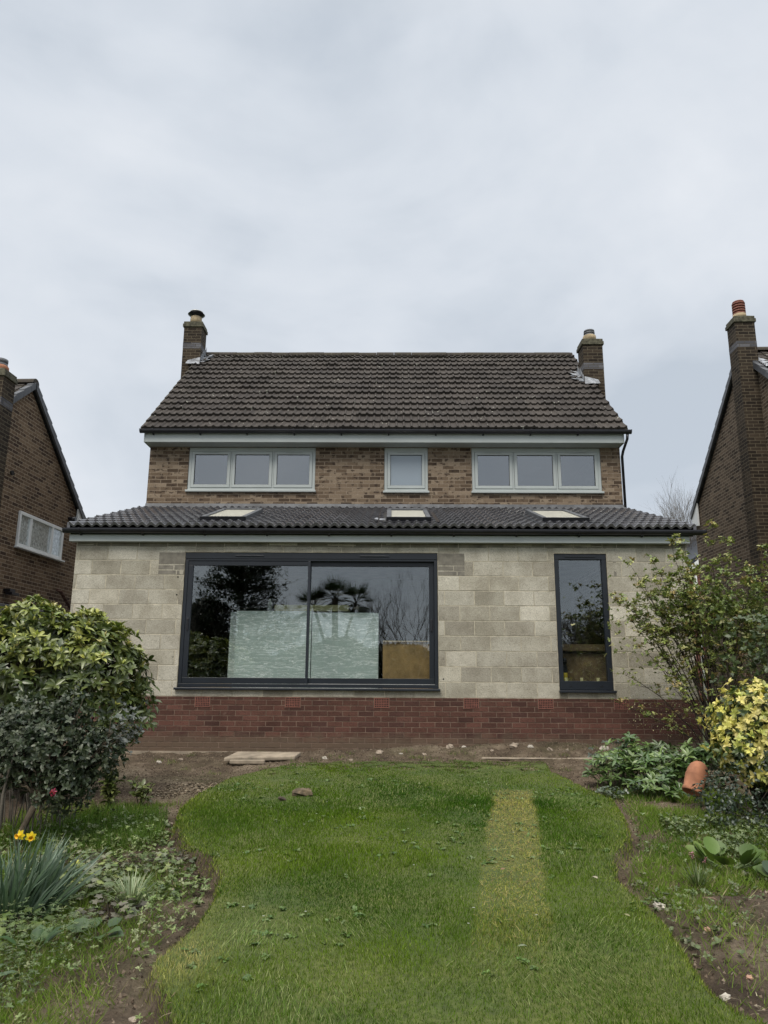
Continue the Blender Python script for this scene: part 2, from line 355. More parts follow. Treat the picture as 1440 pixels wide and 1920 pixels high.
M['twig'] = plain('dark_twig', (.045, .035, .025), .9, .3, 20, bstr=.3)
M['baretwig'] = plain('bare_twig', (.12, .105, .085), .9, .25, 5, bstr=0)
M['leaf'] = leafmat('leaf', .42, .12, .5); M['gloss'] = leafmat('glossy_leaf', .30, .07, .6); M['grassm'] = leafmat('grass_blade', .6, .35, .12); M['petal'] = leafmat('petal', .5, .4, .3)
M['stemg'] = plain('green_stem', (.075, .11, .035), .6, .1, 5, bstr=0); M['film'] = film = bpy.data.materials.new('cream_film'); film.use_nodes = True; _t = film.node_tree; _b = _t.nodes['Principled BSDF']; _b.inputs['Base Color'].default_value = (.80, .78, .70, 1); _b.inputs['Roughness'].default_value = .25
_tl = N(_t, 'ShaderNodeBsdfTranslucent'); _tl.inputs[0].default_value = (.9, .9, .85, 1); _ms = N(_t, 'ShaderNodeMixShader'); _ms.inputs[0].default_value = .55; _t.links.new(_b.outputs[0], _ms.inputs[1]); _t.links.new(_tl.outputs[0], _ms.inputs[2]); _t.links.new(_ms.outputs[0], _t.nodes['Material Output'].inputs[0])
M['trumpet'] = plain('orange_trumpet', (.85, .50, .02), .5, .05, 5, bstr=0); M['bud'] = plain('tulip_bud', (.40, .42, .07), .5, .1, 9, bstr=0)
M['claydark'] = plain('pot_inside_clay', (.12, .055, .035), .95, .1, 9, bstr=0); M['palestone'] = plain('pale_stone', (.46, .42, .36), .9, .2, 12, bstr=.5, bscale=40); M['pinkstone'] = plain('pink_stone', (.42, .25, .18), .9, .15, 12, bstr=.3)
M['clod'] = plain('dug_turf', (.12, .09, .055), .95, .35, 16, bstr=.8, bscale=30); M['darkclod'] = plain('dug_earth', (.06, .043, .03), .95, .3, 16, bstr=.8, bscale=30)
M['crumb'] = leafmat('soil_crumb', .95, .0, .15)
def faceband(name, speckc, pits, rough_, stain, bst):
    m, t, b = newmat(name); a = N(t, 'ShaderNodeVertexColor'); a.layer_name = 'Col'; oc = obj_co(t); f = noise(t, oc, 75, 6, .75)
    c = mixc_(t, .75, a.outputs[0], ramp(t, f, [(.3, (.55, .55, .55)), (.5, (.95, .95, .95)), (.7, (1.35, 1.35, 1.35))]), 'MULTIPLY')
    c = mixc_(t, stain, c, ramp(t, noise(t, oc, 2.6, 5, .6), [(.38, (.55, .52, .46)), (.6, (1.1, 1.1, 1.08))]), 'MULTIPLY')
    v = N(t, 'ShaderNodeTexVoronoi'); v.inputs['Scale'].default_value = pits; t.links.new(oc, v.inputs['Vector']); k = N(t, 'ShaderNodeMapRange'); t.links.new(v.outputs['Distance'], k.inputs[0]); k.inputs[1].default_value = .10; k.inputs[2].default_value = .26; k.inputs[3].default_value = .8; k.inputs[4].default_value = 0
    c = mixc_(t, k.outputs[0], c, speckc); sm = N(t, 'ShaderNodeMapRange'); t.links.new(noise(t, oc, 7, 6, .7), sm.inputs[0]); sm.inputs[1].default_value = .62; sm.inputs[2].default_value = .70; sm.inputs[4].default_value = .35
    c = mixc_(t, sm.outputs[0], c, (.50, .46, .38) if pits > 40 else (.22, .16, .13))
    if pits < 40:      # mud splashed up from the soil
        sz = N(t, 'ShaderNodeSeparateXYZ'); t.links.new(oc, sz.inputs[0]); hh = math_(t, 'ADD', sz.outputs['Z'], math_(t, 'MULTIPLY', noise(t, oc, 5, 6, .7), -.42)); md = N(t, 'ShaderNodeMapRange'); t.links.new(hh, md.inputs[0]); md.inputs[1].default_value = .06; md.inputs[2].default_value = -.10; md.inputs[3].default_value = 0; md.inputs[4].default_value = .75
        c = mixc_(t, md.outputs[0], c, (.13, .10, .07))
    t.links.new(c, b.inputs['Base Color']); b.inputs['Roughness'].default_value = rough_; b.inputs['Specular IOR Level'].default_value = .2
    bump(t, b, math_(t, 'MULTIPLY_ADD', k.outputs[0], -1.0, f), bst, .006); return m
M['blockface'] = faceband('concrete_block_face', (.13, .115, .09), 48, .92, .5, .7); M['brickface'] = faceband('red_brick_face', (.05, .03, .026), 30, .85, .35, .4)
M['mortar'] = plain('buff_mortar', (.44, .40, .31), .95, .2, 9, bstr=.6, bscale=60); M['mortard'] = plain('brown_mortar', (.17, .12, .09), .95, .2, 9, bstr=.5, bscale=60)
# foil faced insulation board
m, t, b = newmat('wrinkled_foil'); oc = obj_co(t)
mpf = N(t, 'ShaderNodeMapping'); mpf.inputs['Scale'].default_value = (1.0, 1, 7.5); t.links.new(oc, mpf.inputs[0])
f1 = N(t, 'ShaderNodeTexNoise'); f1.inputs['Scale'].default_value = 2.2; f1.inputs['Detail'].default_value = 5; f1.inputs['Roughness'].default_value = .6; f1.inputs['Distortion'].default_value = 1.2; t.links.new(mpf.outputs[0], f1.inputs['Vector'])
rid = math_(t, 'ABSOLUTE', math_(t, 'SUBTRACT', f1.outputs['Fac'], .5))
cre = ramp(t, rid, [(0, (.98, .98, .98)), (.010, (.97, .98, .97)), (.024, (.50, .57, .545)), (1, (.53, .60, .575))])
t.links.new(cre, b.inputs['Base Color']); b.inputs['Roughness'].default_value = .42; b.inputs['Metallic'].default_value = .0
bump(t, b, rid, .5, .02); M['foil'] = m
M['glass'] = glassmat('sliding_door_glass', (.93, .96, .95), .065)
M['glassup'] = glassmat('bedroom_glass', (.45, .48, .5), .17)
M['glasssky'] = glassmat('roof_window_glass', (.3, .3, .3), .45)
M['glassn'] = glassmat('neighbour_glass', (.93, .95, .95), .03, wav=.05)
m, t, b = newmat('frosted_glass'); b.inputs['Base Color'].default_value = (.24, .29, .34, 1); b.inputs['Roughness'].default_value = .28; b.inputs['Specular IOR Level'].default_value = .9
bump(t, b, noise(t, obj_co(t), 90, 3), .2, .003); M['frost'] = m
# roof tiles
def tilemat(name, c0, c1, gauge, width, lichen, rough, moss=None, spec=.4):
    m, t, b = newmat(name); uv = N(t, 'ShaderNodeUVMap'); uv.uv_map = 'UVMap'; v = uv.outputs[0]
    br = N(t, 'ShaderNodeTexBrick'); br.offset = 0; br.inputs['Color1'].default_value = (0, 0, 0, 1); br.inputs['Color2'].default_value = (1, 1, 1, 1)
    br.inputs['Mortar Size'].default_value = 0; br.inputs['Scale'].default_value = 1; br.inputs['Brick Width'].default_value = width; br.inputs['Row Height'].default_value = gauge
    t.links.new(v, br.inputs['Vector'])
    c = ramp(t, br.outputs['Color'], [(0, c0), (1, c1)])
    c = mixc_(t, .45, c, ramp(t, noise(t, v, 45, 6, .7), [(.3, (.5, .5, .5)), (.7, (1.35, 1.35, 1.35))]), 'MULTIPLY')
    c = mixc_(t, .4, c, ramp(t, noise(t, v, 1.3, 4), [(.35, (.65, .65, .65)), (.65, (1.2, 1.18, 1.12))]), 'MULTIPLY')
    if lichen:
        vo = N(t, 'ShaderNodeTexVoronoi'); vo.inputs['Scale'].default_value = 9; vo.inputs['Randomness'].default_value = 1; t.links.new(v, vo.inputs['Vector'])
        sz = N(t, 'ShaderNodeMapRange'); t.links.new(noise(t, v, 2.5, 3), sz.inputs[0]); sz.inputs[1].default_value = .42; sz.inputs[2].default_value = .75; sz.inputs[3].default_value = .0; sz.inputs[4].default_value = .26
        lf = math_(t, 'LESS_THAN', vo.outputs['Distance'], sz.outputs[0])
        c = mixc_(t, math_(t, 'MULTIPLY', lf, lichen), c, (.42, .42, .36))
    if moss:
        sep = N(t, 'ShaderNodeSeparateXYZ'); t.links.new(v, sep.inputs[0])
        mm = N(t, 'ShaderNodeMapRange'); t.links.new(sep.outputs['Y'], mm.inputs[0]); mm.inputs[1].default_value = moss[1]; mm.inputs[2].default_value = moss[2]
        mk = math_(t, 'MULTIPLY', mm.outputs[0], ramp(t, noise(t, v, 5, 5, .6), [(.38, (0, 0, 0)), (.6, (1, 1, 1))]))
        c = mixc_(t, math_(t, 'MULTIPLY', mk, .75), c, moss[0])
    t.links.new(c, b.inputs['Base Color']); b.inputs['Roughness'].default_value = rough; b.inputs['Specular IOR Level'].default_value = spec
    bump(t, b, noise(t, v, 70, 5, .7), .35, .004); return m
M['oldtile'] = tilemat('weathered_roof_tile', (.042, .036, .033), (.066, .057, .051), .345, .30, .75, .85, moss=((.06, .052, .034), 4.3, 5.8), spec=.3)
M['newtile'] = tilemat('new_slate_grey_tile', (.058, .057, .063), (.095, .094, .104), .345, .28, 0, .24, spec=.9)
M['verge'] = plain('verge_cap', (.085, .09, .10), .5, .15, 5, bstr=.1)
# ------------------------------------------------------------------ setting: ground and lawn
m, t, b = newmat('garden_soil'); oc = obj_co(t)
c = ramp(t, noise(t, oc, 2.2, 8, .65), [(.33, (.065, .048, .034)), (.5, (.135, .102, .072)), (.66, (.25, .20, .145))])
c = mixc_(t, .6, c, ramp(t, noise(t, oc, 38, 6, .75), [(.3, (.45, .45, .45)), (.7, (1.5, 1.5, 1.5))]), 'MULTIPLY')
gm = ramp(t, noise(t, oc, 1.3, 6, .6), [(.5, (0, 0, 0)), (.66, (1, 1, 1))])
c = mixc_(t, math_(t, 'MULTIPLY', gm, .35), c, (.055, .065, .022))
t.links.new(c, b.inputs['Base Color']); b.inputs['Roughness'].default_value = .95; b.inputs['Specular IOR Level'].default_value = .2
bump(t, b, noise(t, oc, 40, 10, .8), 1.0, .035); M['soil'] = m
m, t, b = newmat('turf'); oc = obj_co(t)
c = ramp(t, noise(t, oc, 30, 6, .7), [(.3, (.042, .056, .012)), (.7, (.105, .125, .030))]); c = mixc_(t, .7, c, ramp(t, noise(t, oc, 1.6, 5, .6), [(.38, (.55, .75, .5)), (.62, (1.2, 1.15, 1.0))]), 'MULTIPLY'); t.links.new(c, b.inputs['Base Color']); b.inputs['Roughness'].default_value = .95
bump(t, b, noise(t, oc, 80, 5), .6, .01); M['turf'] = m
def grid_mesh(name, x0, x1, y0, y1, step, mat, h=ground_h, keep=None):
    nx = int((x1 - x0) / step) + 1; ny = int((y1 - y0) / step) + 1
    X, Y = np.meshgrid(np.linspace(x0, x1, nx), np.linspace(y0, y1, ny)); Z = h(X, Y)
    V = np.stack([X, Y, Z], -1).reshape(-1, 3); i = np.arange((ny - 1) * nx).reshape(ny - 1, nx)[:, :-1].ravel()
    Q = np.stack([i, i + 1, i + nx + 1, i + nx], 1)
    if keep is not None:
        cx, cy_ = V[Q].mean(1)[:, 0], V[Q].mean(1)[:, 1]; Q = Q[keep(cx, cy_)]
        used, inv = np.unique(Q, return_inverse=True); V = V[used]; Q = inv.reshape(-1, 4)
    return np_mesh(name, V, quads=Q, mat=mat)
tag(grid_mesh('garden_ground', -6.5, 6.5, -9.2, .12, .03, M['soil']), kind='structure')
mb = MB()
for xa, xb, ya, yb in ((-400, -6.5, -400, 400), (6.5, 400, -400, 400), (-6.5, 6.5, -400, -9.2), (-6.5, 6.5, .12, 400)):
    xs = sorted(set([xa, xb] + [v for v in (-60, -30, -12, 12, 30, 60) if xa < v < xb])); ys = sorted(set([ya, yb] + [v for v in (-60, -30, -15, -9.2, 0, .12, 15, 30, 60) if ya < v < yb]))
    for i in range(len(xs) - 1):
        for j in range(len(ys) - 1):
            P4 = [(xs[i], ys[j]), (xs[i + 1], ys[j]), (xs[i + 1], ys[j + 1]), (xs[i], ys[j + 1])]
            mb.quad(*[(p[0], p[1], float(base_h(p[0], p[1])) - (.06 if abs(p[0]) <= 6.6 and p[1] > -9.3 and p[1] < .2 else .05)) for p in P4])
m, t, b = newmat('rough_grass_ground'); c = ramp(t, noise(t, obj_co(t), .8, 8, .7), [(.35, (.03, .05, .015)), (.65, (.07, .085, .03))]); t.links.new(c, b.inputs['Base Color']); b.inputs['Roughness'].default_value = .95; M['rough'] = m
tag(mb.build('ground', M['rough']), kind='structure')
tag(grid_mesh('lawn', -2.4, 2.5, -9.2, -.7, .03, M['turf'], h=lambda x, y: ground_h(x, y) + .006, keep=lambda x, y: (lawn_dist(x, y) > .03) & ((y < -2.1) | (fbm(x * 7, y * 7) < .30 + (-.9 - y) * .30))), kind='structure')

# ------------------------------------------------------------------ instanced-by-numpy foliage
BLADE = (np.array([(-1, 0, 0), (1, 0, 0), (-.8, .5, .06), (.8, .5, .06), (0, 1, 0.0)], float), np.array([(2, 3, 4)]), np.array([(0, 1, 3, 2)]))
LEAF = (np.array([(0, 0, 0), (-1, .38, .05), (0, .35, 0), (1, .38, .05), (-.75, .72, .02), (0, .7, -.04), (.75, .72, .02), (0, 1, -.14)], float),
        np.array([(0, 1, 2), (0, 2, 3), (5, 4, 7), (5, 7, 6)]), np.array([(2, 1, 4, 5), (2, 5, 6, 3)]))
DIAM = (np.array([(0, 0, 0), (-1, .5, .08), (0, 1, -.06), (1, .5, .08), (0, .5, 0)], float), np.array([(0, 4, 1), (0, 3, 4), (1, 4, 2), (4, 3, 2)]), np.zeros((0, 4), int))
STRAP = (np.array([(-1, 0, 0), (1, 0, 0), (-1, .35, .0), (1, .35, .0), (-.8, .7, -.06), (.8, .7, -.06), (0, 1, -.2)], float), np.array([(4, 5, 6)]), np.array([(0, 1, 3, 2), (2, 3, 5, 4)]))
_lob = []
for k in range(11):
    a = math.pi * (-.78 + 1.56 * k / 10); r = 1.0 if k % 2 == 0 else .62
    r *= (1 - .18 * abs(a) / math.pi * 2)
    _lob.append((math.sin(a) * r * .9, .35 + math.cos(a) * r * .62, -.1 * r * abs(math.sin(a)) - .03 * (k % 2)))
LOBED = (np.array([(0, .12, .0)] + [(0, .3, .06)] + _lob, float), np.array([(1, 2 + i + 1, 2 + i) for i in range(10)]), np.zeros((0, 4), int))
_rd = []
for k in range(10):
    a = 2 * math.pi * k / 10; _rd.append((math.sin(a) * .95, .5 + -math.cos(a) * .5, .1 * abs(math.sin(a)) + .05))
ROUND = (np.array([(0, .5, 0.0)] + _rd, float), np.array([(0, 1 + i, 1 + (i + 1) % 10) for i in range(10)]), np.zeros((0, 4), int))
def nrm(a): return a / np.maximum(np.linalg.norm(a, axis=1, keepdims=True), 1e-9)
def scatter(tpl, pos, d, L_, W_, n=None):
    """place template: y along d, x sideways, z = normal"""
    tv, tt, tq = tpl; k = len(pos); d = nrm(d)
    if n is None: n = np.tile([0, 0, 1.], (k, 1))
    x = nrm(np.cross(d, n) + 1e-6); z = np.cross(x, d)
    L_ = np.broadcast_to(L_, (k,)); W_ = np.broadcast_to(W_, (k,))
    V = pos[:, None, :] + tv[None, :, 0, None] * (x * W_[:, None])[:, None, :] + tv[None, :, 1, None] * (d * L_[:, None])[:, None, :] + tv[None, :, 2, None] * (z * L_[:, None])[:, None, :]
    nv = len(tv); off = (np.arange(k) * nv)[:, None, None]
    return V.reshape(-1, 3), (tt[None] + off).reshape(-1, 3), (tq[None] + off).reshape(-1, 4), nv
class Leaves:
    def __init__(s): s.V = []; s.T = []; s.Q = []; s.C = []; s.n = 0
    def add(s, tpl, pos, d, L_, W_, col, n=None, tip=None):
        if len(pos) == 0: return
        V, T, Q, nv = scatter(tpl, pos, d, L_, W_, n); s.V.append(V); s.T.append(T + s.n); s.Q.append(Q + s.n); s.n += len(V)
        C = np.repeat(np.broadcast_to(col, (len(pos), 3)), nv, axis=0)
        if tip is not None:
            tt = np.tile(tpl[0][:, 1], len(pos))[:, None]; C = C * (1 - tt) + np.array(tip) * tt
        s.C.append(C)
    def build(s, name, mat, parent=None, smooth=True):
        return np_mesh(name, np.concatenate(s.V), np.concatenate(s.T), np.concatenate(s.Q), mat, parent, np.clip(np.concatenate(s.C), 0, 1), smooth)
def cols(rng, k, pal, var=.15):
    p = np.array(pal); c = p[rng.integers(0, len(p), k)]; return c * (1 + var * rng.standard_normal((k, 1)))
def rdir(rng, k, up=0.0):
    d = rng.standard_normal((k, 3)); d = nrm(d); d[:, 2] += up; return nrm(d)

# grass of the lawn
def grass(name, n, area, hgt, wid, pal, mask, lean=.5, rng=RNG, hm=None):
    x = rng.uniform(area[0], area[1], n); y = rng.uniform(area[2], area[3], n)
    k = rng.random(n) < mask(x, y); x, y = x[k], y[k]; k = len(x)
    z = ground_h(x, y)
    patch = fbm(x * 1.6 + 3, y * 1.6, 4)
    ang = fbm(x * 3.1 + 40, y * 3.1, 3) * 12 + rng.normal(0, 1.9, k)
    d = np.stack([np.cos(ang), np.sin(ang), np.zeros(k)], 1) * (lean * (rng.random(k) * 1.5 + .25))[:, None]; d[:, 2] = 1
    Ln = hgt * rng.uniform(.45, 1.3, k) * (.5 + 1.05 * patch)
    if hm is not None: Ln = Ln * hm(x, y)
    c = pal(x, y, patch, rng); nn = np.stack([np.cos(ang + rng.normal(0, .8, k)), np.sin(ang + rng.normal(0, .8, k)), .6 * np.ones(k)], 1)
    dist = np.hypot(x, y + 11.22); W = wid * (.75 + .5 * rng.random(k)) * np.clip(dist / 5, .8, 2.0)
    return np.stack([x, y, z - .004], 1), d, Ln, W, c, nn
def strip_mask(x, y):
    """the dry strip where something lay on the lawn, fading out towards the viewer"""
    t = (y + 3.08) / (-7.4 + 3.08); xl = 1.04 + (.33 - 1.04) * t; xr = 1.48 + (.79 - 1.48) * t
    wv = .05 * (fbm(y * 4, y * 0 + 1) - .5) + .07 * (fbm(x * 9, y * 9) - .45)
    inx = np.clip((x - xl + wv) / .05, 0, 1) * np.clip((xr - x + wv) / .05, 0, 1)
    return inx * np.clip((-3.06 - y) / .06, 0, 1) * np.clip((y + 7.6) / 1.3, 0, 1)
def lawn_pal(x, y, patch, rng):
    k = len(x); a = np.array((.038, .098, .007)); b2 = np.array((.120, .188, .014)); c2 = np.array((.072, .135, .016)); 
    p2 = fbm(x * 1.1 + 60, y * 1.1, 4)[:, None]; p3 = np.clip((fbm(x * .8 + 90, y * .8, 3)[:, None] - .42) * 5, 0, 1)
    c = a * (1 - np.clip(p2 * 2.2 - .55, 0, 1)) + b2 * np.clip(p2 * 2.2 - .55, 0, 1); c = c * (1 - .5 * p3) + c2 * .5 * p3
    e = np.exp(-np.clip(lawn_dist(x, y), 0, 9) / .14)[:, None] * np.clip((-1.6 - y), 0, 1)[:, None]
    edge_pick = (rng.random((k, 1)) < .55) * e; c = c * (1 - edge_pick) + np.array((.26, .29, .07)) * edge_pick
    s = strip_mask(x, y)[:, None]; pick = rng.random((k, 1)); s2 = s * (pick < .86 - .38 * np.clip((-y[:, None] - 4.6) / 2.6, 0, 1))
    straw = np.where(rng.random((k, 1)) < .6, np.array((.46, .38, .15)), np.array((.36, .37, .09)))
    c = c * (1 - s2) + straw * s2
    dry = np.exp(-(((x + 1.0) / .16) ** 2 + ((y + 7.2) / .28) ** 2))[:, None] * (rng.random((k, 1)) < .8); c = c * (1 - dry) + np.array((.52, .44, .22)) * dry
    st = rng.random((k, 1)) < .03; c = np.where(st, np.array((.30, .32, .12)), c)
    top = np.clip((y + 1.7) / .8, 0, 1)[:, None]; c = c * (1 - .3 * top) + np.array((.09, .09, .05)) * .3 * top
    return c * (1 + .36 * rng.standard_normal((k, 1)))
def lawn_mask(x, y):
    d = lawn_dist(x, y); m_ = np.clip((d + .035) / .04, 0, 1)
    top = np.clip((-.85 - y) / 1.1, 0, 1); m_ = m_ * np.clip(top * 1.7 + .9 * (.5 - fbm(x * 7, y * 7)) * 2 * (1 - top), 0, 1)
    m_ = m_ * (1 - .25 * strip_mask(x, y) * (fbm(x * 8, y * 8) > .48)) * (1 - .9 * np.exp(-(((x + .98) / .2) ** 2 + ((y + 3.52) / .13) ** 2)))
    return m_ * (.65 + .35 * np.clip((fbm(x * 2.6, y * 2.6) - .3) * 4, 0, 1))
lv = Leaves()
hm = lambda x, y: (1 - .35 * strip_mask(x, y) * np.clip((y + 6.8) / 1.5, 0, 1)) * (.45 + .55 * np.clip((-1.2 - y) / 2.2, 0, 1))
for n, ar, hg, wd in ((240000, (-2.2, 2.4, -8.6, -6.0), .031, .0018), (140000, (-2.4, 2.5, -6.0, -3.6), .036, .0019), (90000, (-2.6, 2.6, -3.6, -.6), .038, .0019), (26000, (-2.4, 2.6, -14, -8.6), .06, .004)):
    a = grass('g', n, ar, hg, wd, lawn_pal, lawn_mask, hm=hm); lv.add(BLADE, a[0], a[1], a[2], a[3], a[4], a[5])
for cx, cy_, rr_ in ((-.15, -6.9, .38), (.35, -7.3, .35), (-.75, -7.0, .3), (1.0, -7.35, .3), (.1, -5.6, .3), (.15, -4.6, .3), (1.15, -6.9, .35), (-.45, -6.3, .25), (.9, -7.6, .3), (-.5, -7.7, .35), (.25, -3.6, .3), (1.7, -3.7, .25)):
    n = 420; q = RNG.normal(0, .5, (n, 2)) * rr_; x = cx + q[:, 0]; y = cy_ + q[:, 1]; a0 = RNG.uniform(0, 6.28); ang = a0 + RNG.normal(0, .55, n) + q[:, 0] * 2
    le = RNG.uniform(.7, 1.8, n); d = np.stack([np.cos(ang) * le, np.sin(ang) * le, np.ones(n)], 1)
    lv.add(BLADE, np.stack([x, y, ground_h(x, y)], 1), d, RNG.uniform(.035, .065, n), .0016, cols(RNG, n, [(.12, .185, .05), (.10, .165, .03), (.15, .205, .06), (.25, .28, .12)], .2), n=np.stack([0 * ang, -.3 + 0 * ang, 1 + 0 * ang], 1))
n = 9000; x = RNG.uniform(.2, 1.6, n); y = RNG.uniform(-7.3, -3.05, n); k = RNG.random(n) < strip_mask(x, y) * (.35 + .65 * np.clip((y + 6.9) / 2.5, 0, 1)); x, y = x[k], y[k]; n = len(x); ang = RNG.uniform(0, 6.28, n)
lv.add(BLADE, np.stack([x, y, ground_h(x, y) + RNG.uniform(.006, .022, n)], 1), np.stack([np.cos(ang), np.sin(ang), RNG.normal(.1, .25, n)], 1), RNG.uniform(.02, .06, n), .0018, cols(RNG, n, [(.34, .28, .12), (.28, .25, .09), (.22, .22, .06), (.17, .12, .07)], .2), n=np.stack([0 * ang, -.3 + 0 * ang, 1 + 0 * ang], 1))
tag(lv.build('lawn_grass', M['grassm'], smooth=False), kind='stuff')
# ------------------------------------------------------------------ the house
def wall_xz(mb, x0, x1, z0, z1, yf, yb, holes, m=0):
    """wall in the XZ plane between y=yf (front) and y=yb with rectangular openings (hx0,hx1,hz0,hz1)"""
    xs = sorted(set([x0, x1] + [h[0] for h in holes] + [h[1] for h in holes])); zs = sorted(set([z0, z1] + [h[2] for h in holes] + [h[3] for h in holes]))
    for i in range(len(xs) - 1):
        for j in range(len(zs) - 1):
            cx, cz = (xs[i] + xs[i + 1]) / 2, (zs[j] + zs[j + 1]) / 2
            if any(h[0] < cx < h[1] and h[2] < cz < h[3] for h in holes): continue
            a, b2, c, d = xs[i], xs[i + 1], zs[j], zs[j + 1]
            mb.quad((a, yf, c), (b2, yf, c), (b2, yf, d), (a, yf, d), m=m); mb.quad((b2, yb, c), (a, yb, c), (a, yb, d), (b2, yb, d), m=m)
    for a, b2, c, d in holes:
        mb.quad((a, yf, c), (a, yf, d), (a, yb, d), (a, yb, c), m=m); mb.quad((b2, yf, d), (b2, yf, c), (b2, yb, c), (b2, yb, d), m=m)
        mb.quad((a, yf, d), (b2, yf, d), (b2, yb, d), (a, yb, d), m=m); mb.quad((a, yb, c), (b2, yb, c), (b2, yf, c), (a, yf, c), m=m)
    mb.quad((x0, yf, z0), (x0, yf, z1), (x0, yb, z1), (x0, yb, z0), m=m); mb.quad((x1, yf, z1), (x1, yf, z0), (x1, yb, z0), (x1, yb, z1), m=m)
    mb.quad((x0, yf, z1), (x1, yf, z1), (x1, yb, z1), (x0, yb, z1), m=m)
HX0, HX1, HY, RY, HB = -4.89, 4.53, 3.0, 6.5, 10.0          # main house: front wall y, ridge y, back y
RP = math.tan(R(40.7)); ZE = 5.80; YE = 2.62                # roof: z at the eave line y=YE
def roofz(y): return ZE + (min(y, 2 * RY - y) - YE) * RP
XP = math.tan(R(17.4))
def extz(y): return 3.27 + (y + .18) * XP
house = empty('detached_house', (0, 0, 0)); tag(house, 'brown brick detached house with unfinished concrete block extension across its whole back', 'house')
W1 = (-4.10, -1.55, 4.62, 5.545); W2 = (-.175, .70, 4.61, 5.545); W3 = (1.57, 4.14, 4.61, 5.545)
mb = MB(); wall_xz(mb, HX0, HX1, 3.9, 5.60, HY, HY + .28, [W1, W2, W3])
for xa, xb in ((HX0, HX0 + .28), (HX1 - .28, HX1)):
    poly = [(HY + .282, 0), (HB, 0), (HB, roofz(HB - .3) - .1), (RY, roofz(RY) - .14), (HY + .282, roofz(HY + .282) - .12)]
    mb.prism(poly, 'x', xa, xb)
mb.box(HX0 + .282, HX1 - .282, HB - .28, HB - .002, 0, 5.7)
mb.build('brick_wall', M['brown'], house)
# extension walls
EX0, EX1 = -4.885, 4.50; SD = (-3.19, .687, .85, 2.905); NW = (2.463, 3.264, .84, 2.905)
mb = MB(); wall_xz(mb, EX0, EX1, .75, 3.20, 0, .3, [SD, NW])
for xa, xb in ((EX0, EX0 + .3), (EX1 - .3, EX1)):
    mb.prism([(.302, .75), (2.99, .75), (2.99, extz(2.99) - .16), (.302, extz(.302) - .14)], 'x', xa, xb)
bw_ = mb.build('block_wall', [M['mortar'], M['block']], house)
for pz in bw_.data.polygons:
    if abs(pz.normal.x) > .5 and abs(pz.center.x) > 4.4: pz.material_index = 1
def masonry(name, x0, x1, z0, z1, uw, uh, jt, holes, yf, depth, pal, parent, mat, seed, start=0.0, jig=.0012, extra=()):
    rng = np.random.default_rng(seed); rects = []; z = z0; row = 0
    while z < z1 - .01:
        x = x0 - uw * (.5 if row % 2 else 0) - start + rng.normal(0, uw * .01); 
        while x < x1:
            a, b2 = max(x, x0), min(x + uw - jt, x1)
            if b2 - a > .02: rects.append((a, b2, z, min(z + uh - jt, z1), row))
            x += uw
        z += uh; row += 1
    for h in holes:
        new = []
        for a, b2, c, d, w_ in rects:
            if b2 <= h[0] or a >= h[1] or d <= h[2] or c >= h[3]: new.append((a, b2, c, d, w_)); continue
            g = .006
            if a < h[0] - g: new.append((a, h[0] - g, c, d, w_))
            if b2 > h[1] + g: new.append((h[1] + g, b2, c, d, w_))
            m0, m1 = max(a, h[0] - g), min(b2, h[1] + g)
            if c < h[2] - g: new.append((m0, m1, c, h[2] - g, w_))
            if d > h[3] + g: new.append((m0, m1, h[3] + g, d, w_))
        rects = [q for q in new if q[1] - q[0] > .012 and q[3] - q[2] > .012]
    V = []; Q = []; C = []; UVo = []
    for a, b2, c, d, w_ in rects:
        y = yf + rng.normal(0, jig); k = len(V); e = .0035 if uw > .3 else .002; t0, t1, t2, t3 = rng.normal(0, jig * .5, 4)
        V += [(a + e, y + t0, c + e), (b2 - e, y + t1, c + e), (b2 - e, y + t2, d - e), (a + e, y + t3, d - e), (a, y + e, c), (b2, y + e, c), (b2, y + e, d), (a, y + e, d), (a, yf + depth, c), (b2, yf + depth, c), (b2, yf + depth, d), (a, yf + depth, d)]
        Q += [(k, k + 1, k + 2, k + 3)] + [(k + o + i, k + o + (i + 1) % 4, k + o - 4 + (i + 1) % 4, k + o - 4 + i) for o in (4, 8) for i in range(4)]
        cc = np.array(pal[rng.integers(0, len(pal))]) * (1 + .07 * rng.standard_normal()); C += [cc] * 12
    return np_mesh(name, np.array(V), quads=np.array(Q), mat=mat, parent=parent, col=np.array(C), smooth=False)
masonry('block_facing', EX0, EX1, .757, 3.05, .45, .225, .011, [SD, NW], -.0035, .006, [(.36, .335, .28), (.46, .435, .37), (.50, .475, .405), (.54, .51, .435), (.43, .405, .34), (.48, .45, .375), (.40, .375, .31)], house, M['blockface'], 4, start=.17)
masonry('brick_facing', EX0, EX1, -.04, .745, .225, .075, .010, [(x - .113, x + .113, .601, .749) for x in (-2.795, -1.46, -.155, 1.16, 2.25, 3.36)], -.0078, .006, [(.097, .047, .037), (.112, .054, .042), (.128, .060, .047), (.105, .051, .040), (.082, .041, .034)], house, M['brickface'], 6, jig=.0007)
mb = MB(); mb.box(EX0, EX1, -.004, .296, -.02, .748); mb.box(EX0, EX0 + .3, .298, 2.99, -.4, .748); mb.box(EX1 - .3, EX1, .298, 2.99, -.4, .748)
bp_ = mb.build('brick_plinth', [M['mortard'], M['plinth']], house)
for pz in bp_.data.polygons:
    if abs(pz.normal.x) > .5: pz.material_index = 1
mb = MB(); mb.box(EX0 - .03, EX1 + .02, -.03, .28, -.6, -.022); mb.build('concrete_footing', M['slab'], house)
mb = MB()                                                   # course of darker cut blocks tight below the fascia
xx = EX0 + .02
